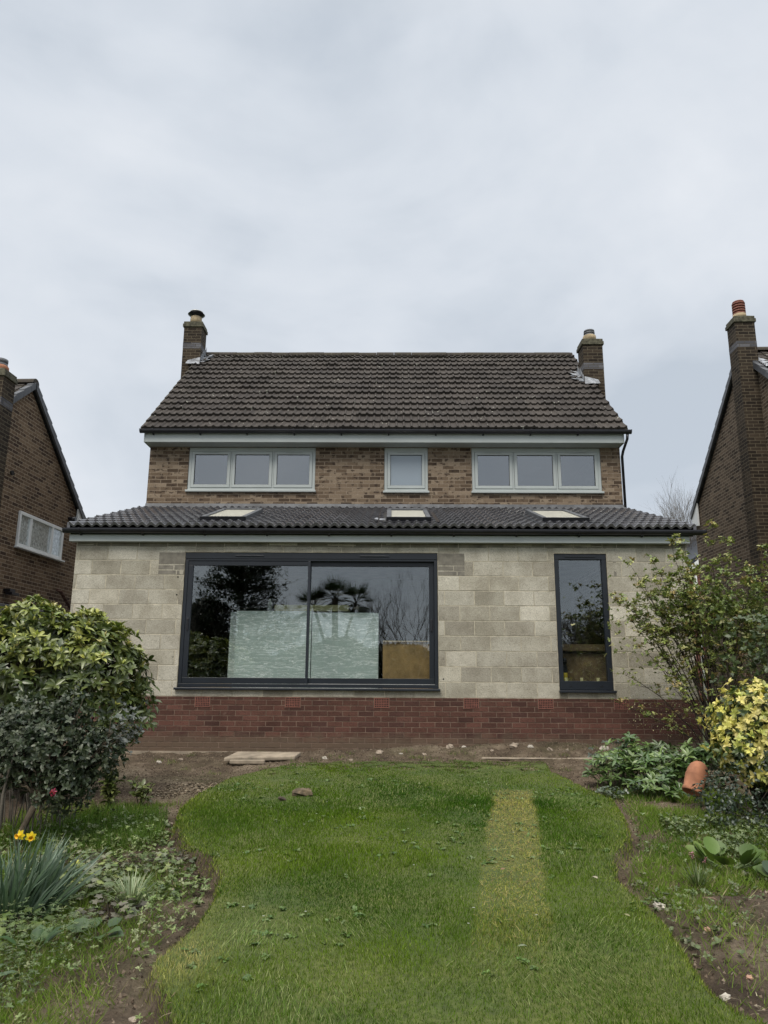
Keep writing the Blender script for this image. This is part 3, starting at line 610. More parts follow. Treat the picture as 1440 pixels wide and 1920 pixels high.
while xx < EX1 - .1:
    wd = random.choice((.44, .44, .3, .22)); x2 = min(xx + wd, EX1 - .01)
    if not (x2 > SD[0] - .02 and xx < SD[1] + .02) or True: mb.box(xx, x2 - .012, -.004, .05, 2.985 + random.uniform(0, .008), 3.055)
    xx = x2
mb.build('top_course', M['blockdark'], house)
for xa, xb in ((SD[0] - .40, SD[0] - .006), (SD[1] + .006, SD[1] + .41)):
    mb = MB(); mb.box(xa, xb, -.006, .2, 2.715, 2.90); mb.build('lintel_end', M['lintel'], house, bevel=.004)
    mb = MB(); o = .0
    mb.box(xa - .0, xa + .23, -.005, .1, 2.635, 2.70); mb.box(xa + .245, xb, -.0055, .1, 2.63, 2.705); mb.box(xa, xb - .12, -.004, .1, 2.56, 2.622); mb.box(xb - .105, xb, -.0045, .1, 2.555, 2.62)
    mb.build('packing_course', M['lintel'], house, bevel=.003)
mb = MB(); mb.box(NW[1] + .1, NW[1] + .14, -.004, .05, 2.56, 2.9); mb.build('mortar_patch', M['lintel'], house)
# small dark fixing holes beside the door opening
for z in (1.02, 1.32, 1.62, 1.93, 2.25, 2.52):
    for x in (SD[0] - .09, SD[1] + .07): mb = MB(); mb.lathe([(.0, 0), (.011, 0), (.011, .004)], (0, 0, 0), 8, M=Matrix.Translation((x, -.003, z)) @ Matrix.Rotation(R(90), 4, 'X')); mb.build('fixing_hole', M['dark'], house)
# air bricks
def air_brick(x, z=.675):
    h = .072; w2 = .11; mb = MB(); nx, nz = 8, 5
    fr = .012; cw = (2 * w2 - 2 * fr) / nx; ch = (2 * h - 2 * fr) / nz; y0, y1 = -.014, -.0005
    mb.box(x - w2, x + w2, y0, y1, z + h - fr, z + h); mb.box(x - w2, x + w2, y0, y1, z - h, z - h + fr)
    mb.box(x - w2, x - w2 + fr, y0, y1, z - h + fr, z + h - fr); mb.box(x + w2 - fr, x + w2, y0, y1, z - h + fr, z + h - fr)
    for i in range(1, nx): mb.box(x - w2 + fr + i * cw - .0045, x - w2 + fr + i * cw + .0045, y0 + .001, y1, z - h + fr, z + h - fr)
    for j in range(1, nz): mb.box(x - w2 + fr, x + w2 - fr, y0 + .002, y1, z - h + fr + j * ch - .0045, z - h + fr + j * ch + .0045)
    o = mb.build('air_brick', M['clay'], house)
    b2 = MB(); b2.box(x - w2 + fr * .5, x + w2 - fr * .5, -.0075, -.0045, z - h + fr * .5, z + h - fr * .5); b2.build('vent_hole', M['dark'], o)
for x in (-2.795, -1.46, -.155, 1.16, 2.25, 3.36): air_brick(x)
# --- main roof and extension roof: real corrugated courses
def tile_roof(name, x0, x1, y_e, z_e, pitch, length, gauge, period, amp, mat, lip, kind='roll', jit=.004, back=False, cols_per=8, yr=None, x_shift=0, holes=()):
    nc = int((x1 - x0) / period * cols_per); xs = np.linspace(x0, x1, nc + 1); ph = ((xs - x0) / period + x_shift) % 1.0
    if kind == 'roll': prof = amp * np.clip(np.cos(2 * np.pi * (ph - .5)) * 1.5 - .5, 0, 1) ** .8      # flat pans with narrow rolls
    else: prof = amp * (.5 + .5 * np.cos(2 * np.pi * ph)) ** .85
    rows = int(math.ceil(length / gauge)); ca, sa = math.cos(pitch), math.sin(pitch); rng = np.random.default_rng(5); V = []; Q = []; UV = []
    for r in range(rows):
        s0 = r * gauge; s1 = min(s0 + gauge, length)
        tj = np.repeat(rng.normal(0, jit, int(nc / (cols_per * 2)) + 2), cols_per * 2)[:nc + 1]; sj = np.repeat(rng.normal(0, jit * .8, int(nc / (cols_per * 2)) + 2), cols_per * 2)[:nc + 1]
        lines = [(s0 + sj, prof * .75 - .004 + 0 * tj), (s0 + sj, prof + lip + tj), (s0 + .02 + 0 * sj, prof + lip + .004 + tj), ((s0 + s1) / 2 + 0 * sj, prof + lip * .5 + tj * .5), (s1 + .03 + 0 * sj, prof * .97 + 0 * tj)]
        for (ss, hh) in lines:
            y = y_e + ss * ca - hh * sa; z = z_e + ss * sa + hh * ca
            if back: y = 2 * yr - y
            V.append(np.stack([xs, y, z], 1)); UV.append(np.stack([xs - x0, np.full_like(xs, s0 + .01) + (ss - s0) * .97], 1))
        b0 = r * 5 * (nc + 1)
        for k in range(4):
            i = np.arange(nc) + b0 + k * (nc + 1); q = np.stack([i, i + 1, i + nc + 2, i + nc + 1], 1); Q.append(q[:, ::-1] if back else q)
    V = np.concatenate(V); Q = np.concatenate(Q); UV = np.concatenate(UV)
    for h in holes:
        c = V[Q].mean(1); Q = Q[~((c[:, 0] > h[0]) & (c[:, 0] < h[1]) & (c[:, 1] > h[2]) & (c[:, 1] < h[3]))]
    o = np_mesh(name, V, quads=Q, mat=mat, parent=house, smooth=False)
    l = o.data.uv_layers.new(name='UVMap'); vi = np.zeros(len(o.data.loops), int); o.data.loops.foreach_get('vertex_index', vi); l.data.foreach_set('uv', UV[vi].ravel())
    return o
RL = (RY - YE) / math.cos(R(40.7)) - .03
rf = tile_roof('roof', -4.96, 4.58, YE, ZE, R(40.7), RL, .345, .15, .030, M['oldtile'], .048, jit=.007)
tile_roof('rear_roof', -4.96, 4.58, YE, ZE, R(40.7), RL, .345, .15, .020, M['oldtile'], .024, back=True, yr=RY)
mb = MB()                                                   # sarking under the tiles, closes the eave and verge
mb.prism([(YE + .02, ZE - .05), (YE + .02, ZE - .01), (RY, roofz(RY) - .03), (2 * RY - YE - .02, ZE - .01), (2 * RY - YE - .02, ZE - .05), (RY, roofz(RY) - .10)], 'x', -4.93, 4.55)
mb.build('roof_deck', M['dark'], house)
mb = MB()                                                   # ridge tiles
k = 0; xx = -4.93
while xx < 4.56:
    x2 = min(xx + .45, 4.58); dz = random.uniform(-.006, .006); pr = [(RY + .13 * math.cos(a), roofz(RY) - .055 + dz + .115 * math.sin(a)) for a in [math.pi * q / 8 for q in range(9)]]
    mb.prism(pr, 'x', xx, x2 - .008); xx = x2
mb.build('ridge', M['oldtile'], house)
for vx in (-4.97, 4.545):                                   # mortared verges
    mb = MB(); rows = 15
    for r in range(rows):
        s0 = r * .345; a = (YE + s0 * math.cos(R(40.7)), ZE + s0 * RP * math.cos(R(40.7))); s1 = s0 + .34; b2 = (YE + s1 * math.cos(R(40.7)), ZE + s1 * RP * math.cos(R(40.7)))
        mb.prism([(a[0], a[1] - .045), (b2[0], b2[1] - .055), (b2[0], b2[1] + .015), (a[0] - .012, a[1] + .032)], 'x', vx - .012, vx + .05)
    mb.build('verge', M['oldtile'], house)
RWX = ((-3.08, -2.35), (-.10, .61), (2.38, 3.12))
EL = (HY + .18) / math.cos(R(17.4)) - .04
tile_roof('extension_roof', -4.95, 4.57, -.18, 3.262, R(17.4), EL, .345, .14, .050, M['newtile'], .030, kind='wave', jit=.003, cols_per=10, holes=[(a, b2, .42, 1.76) for a, b2 in RWX])
mb = MB(); xs_ = [-4.93]
def deck(xa, xb, ya, yb): mb.prism([(ya, extz(ya) - .13), (ya, extz(ya) - .04), (yb, extz(yb) - .045), (yb, extz(yb) - .15)], 'x', xa, xb)
for a, b2 in RWX: deck(xs_[-1], a + .05, -.15, HY); deck(a + .05, b2 - .05, -.15, .40); deck(a + .05, b2 - .05, 1.78, HY); xs_.append(b2 - .05)
deck(xs_[-1], 4.55, -.15, HY)
mb.build('extension_roof_deck', M['dark'], house)
for vx in (-4.965, 4.565):
    mb = MB()
    for r in range(10):
        y0, y1 = -.19 + r * .329, -.19 + r * .329 + .325
        if y1 > HY: y1 = HY - .002
        mb.prism([(y0, extz(y0) - .07), (y1, extz(y1) - .08), (y1, extz(y1) + .035), (y0, extz(y0) + .062)], 'x', vx - .015, vx + .03)
    mb.build('extension_verge', M['newtile'], house)
# flashing along the old wall
mb = MB(); mb.prism([(HY - .16, extz(HY - .16) + .052), (HY - .02, extz(HY) + .06), (HY - .012, 4.372), (HY - .003, 4.376), (HY - .003, extz(HY)), (HY - .16, extz(HY - .16) + .044)], 'x', -4.9, 4.56)
mb.build('lead_flashing', M['lead'], house)
# --- fascia, soffit, gutters
mb = MB(); mb.box(-4.91, 4.52, 2.70, 2.72, 5.555, 5.735); mb.build('fascia', M['agate'], house, bevel=.003)
mb = MB(); mb.box(-4.89, 4.50, 2.722, 2.998, 5.548, 5.566); mb.build('soffit', M['soffit'], house)
for xa in (-4.93, 4.522): mb = MB(); mb.prism([(2.70, 5.553), (3.3, 5.553), (3.3, roofz(3.3) - .06), (2.70, ZE - .04)], 'x', xa, xa + .018); mb.build('barge_end', M['agate'], house)
mb = MB(); mb.box(-4.955, 4.505, -.125, -.108, 3.048, 3.20); mb.build('extension_fascia', M['agate'], house, bevel=.003)
mb = MB(); mb.box(-4.95, 4.50, -.106, -.006, 3.05, 3.062); mb.build('extension_soffit', M['soffit'], house)
def gutter(name, x0, x1, yb, zt, sp=.95):
    prof = []; r = .056; t_ = .004; yc = yb - r - .004
    for k in range(9): a = math.pi + math.pi * k / 8; prof.append((yc + r * math.cos(a), zt - .02 + .85 * r * 1.15 * math.sin(a) * 1.0))
    outer = [(yc - r, zt)] + prof + [(yc + r, zt)]
    inner = [(yc + r - t_, zt)] + [(yc + (r - t_) * math.cos(math.pi + math.pi * k / 8), zt - .02 + (r - t_) * math.sin(math.pi + math.pi * k / 8)) for k in reversed(range(9))] + [(yc - r + t_, zt)]
    mb = MB(); mb.prism(outer + inner, 'x', x0, x1)
    for xe in (x0, x1): mb.prism([(yc - r - .003, zt + .004)] + prof[0:] + [(yc + r, zt + .004)], 'x', xe - .006, xe + .006)
    g = mb.build(name, M['black'], house)
    x = x0 + .25
    while x < x1 - .1:
        b2 = MB(); b2.prism([(yc - r - .006, zt + .004)] + [(yc + (r + .007) * math.cos(math.pi + math.pi * k / 8), zt - .02 + (r + .004) * math.sin(math.pi + math.pi * k / 8)) for k in range(9)] + [(yb, zt + .004), (yb, zt - .10), (yc + .5 * r, zt - .092)], 'x', x - .014, x + .014)
        b2.build('gutter_bracket', M['black'], g); x += sp
    return g
gutter('gutter', -4.99, 4.66, 2.698, 5.79, .93); gutter('extension_gutter', -5.02, 4.72, -.127, 3.235, .95)
mb = MB(); mb.tube([(4.59, 2.64, 5.72), (4.585, 2.66, 5.62), (4.568, 2.90, 5.45), (4.566, 2.985, 5.36), (4.566, 2.99, 4.30)], .027, 10); mb.build('downpipe', M['black'], house)
# --- chimneys
def chimney(x0, x1, y0, y1, ztop, zband, flash, pot):
    c = MB(); c.box(x0, x1, y0, y1, 0, zband - .002); c.box(x0, x1, y0, y1, zband + .152, ztop); o = c.build('chimney', M['chimney'], house)
    b2 = MB(); b2.box(x0 - .002, x1 + .002, y0 - .002, y1 + .002, zband, zband + .15); b2.build('blue_brick_band', M['bluebrick'], o)
    b2 = MB(); b2.box(x0 - .03, x1 + .03, y0 - .03, y1 + .03, ztop + .001, ztop + .085); b2.box(x0 - .012, x1 + .012, y0 - .012, y1 + .012, ztop + .086, ztop + .15)
    cx, cy_ = (x0 + x1) / 2, (y0 + y1) / 2
    b2.v += [(x0, y0, ztop + .151), (x1, y0, ztop + .151), (x1, y1, ztop + .151), (x0, y1, ztop + .151), (cx - .13, cy_ - .13, ztop + .2), (cx + .13, cy_ - .13, ztop + .2), (cx + .13, cy_ + .13, ztop + .2), (cx - .13, cy_ + .13, ztop + .2)]
    b_ = len(b2.v) - 8
    for f in ((0, 1, 5, 4), (1, 2, 6, 5), (2, 3, 7, 6), (3, 0, 4, 7), (4, 5, 6, 7)): b2.f.append(tuple(b_ + i for i in f)); b2.m.append(0); b2.sm.append(False)
    b2.build('chimney_cap', M['cap'], o, bevel=.008)
    zp = ztop + .17; p = MB()
    if pot == 'cowl':
        p.lathe([(0, 0), (.15, 0), (.14, .2), (.12, .2), (.12, .02)], (cx, cy_, zp), 20); p.build('chimney_pot', M['buffpot'], o)
        q = MB(); q.lathe([(.10, .18), (.21, .27), (.215, .275), (.12, .21)], (cx, cy_, zp), 24); q.lathe([(.13, .20), (.13, .33)], (cx, cy_, zp), 16); q.build('cowl_dish', M['black'], o)
        q = MB(); q.lathe([(0, .385), (.10, .375), (.165, .345), (.175, .32), (.165, .325), (.0, .33)], (cx, cy_, zp), 24); q.build('cowl_lid', M['steel'], o)
    elif pot == 'stub':
        p.lathe([(0, 0), (.155, 0), (.15, .14), (.12, .16), (.12, .02)], (cx, cy_, zp), 20); p.build('chimney_pot', M['buffpot'], o)
        q = MB(); q.lathe([(.10, .14), (.125, .15), (.128, .17), (.11, .18), (.11, .2), (.128, .205), (.128, .225), (.11, .235), (.11, .25), (.125, .255), (.12, .285), (.06, .30), (0, .30)], (cx, cy_, zp), 20); q.build('chimney_liner', M['lead'], o)
    elif pot == 'louvre':
        p.lathe([(0, 0), (.15, 0), (.14, .11), (.13, .11)], (cx, cy_, zp), 20); p.build('chimney_pot', M['buffpot'], o)
        q = MB()
        for k in range(5): q.lathe([(.10, .10 + k * .062), (.14, .105 + k * .062), (.14, .137 + k * .062), (.10, .142 + k * .062)], (cx, cy_, zp), 20)
        q.lathe([(.10, .10), (.10, .4), (.13, .4), (.12, .43), (0, .44)], (cx, cy_, zp), 20); q.build('louvred_top', M['clay'], o)
    elif pot == 'pair':
        p.lathe([(0, 0), (.17, 0), (.16, .1), (.14, .12), (.13, .04)], (cx, cy_, zp), 20); p.build('chimney_pot', M['terra'], o)
        q = MB(); q.lathe([(.12, .1), (.135, .12), (.135, .15), (.12, .16), (.12, .18), (.135, .19), (.135, .25), (.0, .27)], (cx, cy_, zp), 20); q.build('chimney_liner', M['lead'], o)
    return o
cl = chimney(-5.27, -4.82, 5.9, 6.35, 9.62, 9.04, None, 'cowl')
crr = chimney(4.395, 4.85, 4.75, 5.20, 8.60, 8.00, None, 'stub')
def lead_steps(par, x, y0, y1, side, ragged):
    """dressed lead: a crumpled apron on the tiles with teeth turned up the brick"""
    mb = MB(); n = 7; rng = random.Random(4)
    for i in range(n):
        ya = y0 + (y1 - y0) * i / n; yb = y0 + (y1 - y0) * (i + 1.15) / n
        za, zb = roofz(ya) + .05, roofz(yb) + .05; hh = .12 + rng.uniform(0, .1)
        mb.quad((x + side * .004, ya, za), (x + side * .004, yb, zb), (x + side * .01, (ya + yb) / 2 + .02, max(za, zb) + hh), (x + side * .008, ya + .01, za + hh * .7))
        wd = .12 + rng.uniform(0, .12)
        mb.quad((x + side * .004, ya, za), (x + side * wd, ya - .02, za + rng.uniform(.0, .03)), (x + side * (wd + rng.uniform(-.03, .05)), yb, zb + rng.uniform(0, .05)), (x + side * .004, yb, zb))
    # front apron
    for i in range(4):
        xa = x - side * .30 * i / 4 * 1.0; xb = x - side * .30 * (i + 1.1) / 4
        mb.quad((xa, y0 - .004, roofz(y0) + .18 - .02 * i), (xb, y0 - .006, roofz(y0) + .16 - .02 * i), (xb, y0 - .13 - rng.uniform(0, .04), roofz(y0 - .13) + .06), (xa + side * .03, y0 - .14, roofz(y0 - .14) + .065))
    o = mb.build('chimney_flashing', M['leadb'], par); sdm = o.modifiers.new('thick', 'SOLIDIFY'); sdm.thickness = .006; return o
lead_steps(cl, -4.82, 5.9, 6.45, 1, True); lead_steps(crr, 4.395, 4.75, 5.3, -1, True)
# --- upper windows
def frame_rect(mb, x0, x1, z0, z1, t_, y0, y1, tb=None, tt=None):
    tb = tb or t_; tt = tt or t_
    mb.box(x0, x1, y0, y1, z0, z0 + tb); mb.box(x0, x1, y0, y1, z1 - tt, z1); mb.box(x0, x0 + t_, y0, y1, z0 + tb, z1 - tt); mb.box(x1 - t_, x1, y0, y1, z0 + tb, z1 - tt)
def upper_window(Wd, mull, vents, glass):
    x0, x1, z0, z1 = Wd; mb = MB(); yo = HY + .02
    frame_rect(mb, x0 + .004, x1 - .004, z0 + .03, z1 - .004, .055, yo, yo + .07, tt=.085)
    for mx_ in mull: mb.box(mx_ - .016, mx_ + .016, yo + .002, yo + .068, z0 + .087, z1 - .091)
    wo = mb.build('window', M['agate'], house, bevel=.003)
    mb = MB(); mb.box(x0 - .02, x1 + .02, HY - .06, HY + .06, z0 - .012, z0 + .027); mb.build('window_sill', M['agate'], wo, bevel=.005)
    ed = [x0 + .06] + list(mull) + [x1 - .06]
    for i in range(len(ed) - 1):
        a = ed[i] + (.02 if i else .004); b2 = ed[i + 1] - (.02 if i < len(ed) - 2 else .004)
        mb = MB(); frame_rect(mb, a, b2, z0 + .09, z1 - .094, .058, yo - .012, yo + .05); so = mb.build('sash', M['agate'], wo, bevel=.004)
        mb = MB(); mb.box(a + .05, b2 - .05, yo + .018, yo + .026, z0 + .14, z1 - .145); mb.build('pane', glass, wo)
        mb = MB(); frame_rect(mb, a + .054, b2 - .054, z0 + .144, z1 - .148, .008, yo - .002, yo + .017); mb.build('gasket', M['dark'], wo)
    for vx in vents:
        mb = MB(); mb.box(vx - .17, vx + .17, yo - .022, yo - .0125, z1 - .118, z1 - .104); mb.build('trickle_vent', M['soffit'], wo, bevel=.003)
    return wo
upper_window(W1, (-3.24, -2.40), (-3.66, -1.98), M['glassup']); upper_window(W2, (), (.26,), M['frost']); upper_window(W3, (2.40, 3.265), (1.99, 3.70), M['glassup'])
# rooms behind: bedroom shell
mb = MB(); mb.box(HX0 + .29, HX1 - .29, 3.29, 9.7, 4.28, 4.36); mb.box(HX0 + .29, HX1 - .29, 3.29, 9.7, 5.66, 5.70); mb.box(HX0 + .29, HX1 - .29, 6.4, 6.5, 4.37, 5.65)
for x in (-1.2, 1.1): mb.box(x, x + .1, 3.29, 6.39, 4.37, 5.65)
mb.build('bedroom_interior', M['curtain'], house)
mb = MB(); mb.box(EX0 + .302, EX1 - .302, .302, 2.98, .70, .848); mb.box(HX0 + .282, HX1 - .282, 2.982, 9.7, .70, .848)
mb.build('interior_floor', M['floor'], house)
mb = MB(); mb.box(HX0 + .282, HX1 - .282, 3.0, 9.7, 3.30, 3.36); mb.box(HX0 + .282, HX1 - .282, 6.2, 6.3, .85, 3.29); mb.box(1.75, 1.85, .31, 6.19, .85, 3.2)
mb.build('interior_wall', M['plaster'], house)
# --- sliding door
yd = .045
def glazed(mb, x0, x1, z0, z1, t_, y0, y1, **k): frame_rect(mb, x0, x1, z0, z1, t_, y0, y1, **k)
x0, x1, z0, z1 = SD; mb = MB()
frame_rect(mb, x0 + .004, x1 - .004, z0 + .035, z1 - .1, .05, yd - .03, yd + .11, tb=.05, tt=.03)
door = mb.build('sliding_door', M['anthr'], house, bevel=.003)
mb = MB(); mb.box(x0 + .002, x1 - .002, yd - .036, yd + .1, z1 - .098, z1 - .004); mb.build('head_vent_bar', M['anthr'], door, bevel=.003)
for vx in (-2.2, -.28): mb = MB(); mb.box(vx - .22, vx + .22, yd - .052, yd - .0365, z1 - .062, z1 - .042); mb.build('trickle_vent', M['anthr2'], door, bevel=.004)
xm = -1.275
def leaf(xa, xb, wl, wr, ya, yb):
    mb = MB(); za, zb = z0 + .088, z1 - .132; mb.box(xa, xb, ya, yb, za, za + .085); mb.box(xa, xb, ya, yb, zb - .07, zb); mb.box(xa, xa + wl, ya, yb, za + .085, zb - .07); mb.box(xb - wr, xb, ya, yb, za + .085, zb - .07)
    p = mb.build('door_panel', M['anthr'], door, bevel=.003); mb = MB(); mb.box(xa + wl - .006, xb - wr + .006, (ya + yb) / 2 - .004, (ya + yb) / 2 + .004, za + .08, zb - .065); mb.build('pane', M['glass'], p); return p
lp = leaf(x0 + .055, xm + .012, .075, .03, yd - .02, yd + .03); rp = leaf(xm - .02, x1 - .055, .035, .075, yd + .034, yd + .082)
mb = MB(); mb.box(x0 + .08, x0 + .112, yd - .036, yd - .0205, 1.72, 1.90); mb.build('handle', M['black'], lp, bevel=.003)
mb = MB(); mb.box(xm - .02, xm + .016, yd - .034, yd - .0205, z0 + .09, z1 - .134); mb.build('interlock', M['anthr2'], lp, bevel=.003)
mb = MB(); mb.box(x1 - .112, x1 - .08, yd + .016, yd + .0335, 1.72, 1.90); mb.build('handle', M['black'], rp, bevel=.003)
mb = MB(); mb.box(x0 - .03, x1 + .02, -.07, yd + .06, z0 - .004, z0 + .03); mb.build('door_sill', M['anthr2'], door, bevel=.006)
mb = MB(); mb.box(xm + .03, x1 - .05, yd - .012, yd + .0, z0 + .086, z0 + .092); mb.build('track', M['steel'], door)
# --- tall narrow window
x0, x1, z0, z1 = NW; mb = MB(); frame_rect(mb, x0 + .004, x1 - .004, z0 + .035, z1 - .004, .07, yd - .03, yd + .06, tb=.13, tt=.085)
nw = mb.build('tall_window', M['anthr'], house, bevel=.004)
mb = MB(); mb.box(x0 + .068, x1 - .068, yd + .01, yd + .02, z0 + .16, z1 - .085); mb.build('pane', M['glass'], nw)
mb = MB(); mb.box(x0 + .17, x1 - .17, yd - .045, yd - .0305, z1 - .052, z1 - .035); mb.build('trickle_vent', M['anthr2'], nw, bevel=.004)
mb = MB(); mb.box(x0 - .01, x1 + .02, -.07, yd + .04, z0 - .004, z0 + .03); mb.build('window_sill', M['anthr2'], nw, bevel=.006)
for x in (x0 + .17, x1 - .17): mb = MB(); mb.prism([(x - .02, z0 + .098), (x + .02, z0 + .098), (x + .01, z0 + .082), (x - .01, z0 + .082)], 'y', yd - .036, yd - .0305); mb.build('drain_cap', M['black'], nw)
# --- roof windows
def roof_window(xa, xb):
    ya, yb = .33, 1.85; ca, sa = math.cos(R(17.4)), math.sin(R(17.4)); T = Vector((0, ca, sa)); Nn = Vector((0, -sa, ca)); Ln = (yb - ya) / ca
    o0 = Vector(((xa + xb) / 2, (ya + yb) / 2, extz((ya + yb) / 2))); hw = (xb - xa) / 2; X = Vector((1, 0, 0))
    def bx(mb, u0, u1, s0, s1, h0, h1, m=0): mb.obox(o0 + X * (u0 + u1) / 2 + T * (s0 + s1) / 2 + Nn * (h0 + h1) / 2, X * (u1 - u0) / 2, T * (s1 - s0) / 2, Nn * (h1 - h0) / 2, m)
    mb = MB(); hl = Ln / 2; bx(mb, -hw, hw, -hl, -hl + .09, .0, .105); bx(mb, -hw, hw, hl - .09, hl, .0, .12); bx(mb, -hw, -hw + .075, -hl + .09, hl - .09, 0, .11); bx(mb, hw - .075, hw, -hl + .09, hl - .09, 0, .11)
    rw = mb.build('roof_window', M['verge'], house, bevel=.005)
    mb = MB(); bx(mb, -hw + .076, hw - .076, -hl + .091, hl - .091, .075, .09); mb.build('pane', M['film'], rw)
    mb = MB(); bx(mb, -hw - .13, -hw - .002, -hl - .05, hl + .05, -.02, .045); bx(mb, hw + .002, hw + .13, -hl - .05, hl + .05, -.02, .045); bx(mb, -hw - .13, hw + .13, -hl - .16, -hl - .052, -.02, .05); mb.build('window_flashing', M['black'], rw)
    mb = MB(); bx(mb, -hw - .003, hw + .003, -hl - .012, -hl - .001, .03, .11); mb.build('bottom_cover', M['black'], rw)
roof_window(-3.08, -2.35); roof_window(-.10, .61); roof_window(2.38, 3.12)
mb = MB(); mb.quad((-.30, .36, extz(.36) + .075), (-.235, .32, extz(.32) + .07), (-.235, .52, extz(.52) + .075), (-.27, .55, extz(.55) + .08)); mb.quad((-.12, .30, extz(.30) + .06), (-.22, .31, extz(.31) + .07), (-.20, .42, extz(.42) + .08), (-.12, .4, extz(.4) + .08))
mb.build('lead_offcut', M['leadb'], house)
# --- things seen through the glass
def leaning(name, label, cat, x0, x1, z0, z1, y, th, mat, lean=.03, group=None):
    mb = MB(); mb.prism([(y, z0), (y + th, z0), (y + th + lean, z1), (y + lean, z1)], 'x', x0, x1); o = mb.build(name, mat, bevel=.003); return tag(o, label, cat, group)
leaning('insulation_board', 'silver foil insulation board standing rearmost behind the sliding door glass, its left edge showing', 'insulation board', -2.62, -.30, .85, 2.06, .78, .10, M['foil'])
leaning('insulation_board', 'wrinkled silver foil insulation board standing in front, behind the left door panel', 'insulation board', -2.49, -1.29, .85, 2.065, .62, .10, M['foil'])
leaning('insulation_board', 'plain silver foil insulation board standing behind the right door panel', 'insulation board', -1.28, -.22, .85, 2.04, .64, .10, M['foil'])
leaning('foam_board', 'pale yellow foam board lying on top of the silver insulation boards', 'foam board', -1.93, -.72, 2.09, 2.19, .92, .5, M['pir'], 0)
leaning('plywood_sheet', 'brown plywood sheet standing at the right end inside the sliding door', 'plywood sheet', -.15, .62, .85, 1.58, .5, .018, M['osb'])
mb = MB(); mb.box(-.15, .62, .495, .53, 1.583, 1.60); tag(mb.build('timber_batten', M['timber']), 'thin pale batten resting along the top of the plywood sheet', 'batten')
mb = MB(); mb.box(-3.1, -2.72, .5, .6, .85, .96); tag(mb.build('timber_offcut', M['timber'], bevel=.004), 'left of two timber offcuts on the floor just inside the sliding door', 'timber')
mb = MB(); mb.box(-2.7, -2.5, .5, .6, .85, .96); tag(mb.build('timber_offcut', M['timber'], bevel=.004), 'right of two timber offcuts on the floor beside the silver boards', 'timber')
# dark rack behind the boards
rk = empty('metal_rack', (-2.75, 1.5, .85)); tag(rk, 'black metal rack standing behind the silver insulation boards', 'rack')
for z in (1.22, 1.34, 1.45): mb = MB(); mb.box(0, .62, 0, .4, z, z + .025); mb.build('rack_shelf', M['black'], rk)
for x in (0, .6):
    for y in (0, .38): mb = MB(); mb.box(x, x + .02, y, y + .02, 0, 1.5); mb.build('rack_post', M['black'], rk)
mb = MB(); mb.lathe([(0, 0), (.04, 0), (.04, .13), (.018, .16), (.018, .2), (0, .2)], (-2.02, 1.0, 2.09), 14); mb.box(-2.16, -1.95, .95, 1.05, 0.85, 2.088)
tag(mb.build('white_bottle', M['brightwhite']), 'small white bottle on a post beside the black rack', 'bottle')
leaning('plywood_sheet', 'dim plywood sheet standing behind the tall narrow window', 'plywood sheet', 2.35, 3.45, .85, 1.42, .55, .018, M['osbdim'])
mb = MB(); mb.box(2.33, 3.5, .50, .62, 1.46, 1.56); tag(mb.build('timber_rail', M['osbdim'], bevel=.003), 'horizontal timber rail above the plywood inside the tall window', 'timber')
tl = empty('hand_torch', (2.66, .45, .985)); tag(tl, 'yellow and black tool standing upright behind the tall narrow window', 'tool')
mb = MB(); mb.lathe([(0, 0), (.022, .005), (.032, .04), (.032, .14), (0, .14)], (0, 0, 0), 14); mb.build('yellow_grip', M['yellow'], tl)
mb = MB(); mb.box(-.032, .032, -.012, .012, .141, .24); mb.box(-.02, .02, -.008, .008, .24, .28); mb.lathe([(0, .28), (.032, .28), (.032, .33), (.02, .36), (0, .365)], (0, 0, 0), 14); mb.build('black_head', M['black'], tl)
for i, x in enumerate((2.60, 2.83, 3.07)):
    mb = MB(); mb.box(-.02, .02, -.012, .012, 0, .062); o = mb.build('glazing_packer', M['pir'], loc=(x, .145, 1.0 - .01), bevel=.002); o.rotation_euler = (0, .08 * (i - 1), 0)
    tag(o, ('left', 'middle', 'right')[i] + ' of the three pale yellow packers at the foot of the tall window', 'packer', 'yellow packers inside the tall window')
mb = MB(); mb.box(2.47, 3.26, .13, .28, .842, .988); tag(mb.build('inner_ledge', M['dark']), 'dark ledge inside the foot of the tall window', 'ledge')
bt = empty('cleaning_bottle', (-3.98, 3.17, 4.72)); tag(bt, 'white bottle with blue label on the sill inside the left bedroom window', 'bottle')
mb = MB(); mb.lathe([(0, 0), (.045, 0), (.045, .2), (.02, .25), (.02, .3), (0, .3)], (0, 0, 0), 14); mb.build('bottle_body', M['brightwhite'], bt)
mb = MB(); mb.lathe([(.047, .03), (.047, .15)], (0, 0, 0), 14); mb.build('bottle_label', M['bluep'], bt)

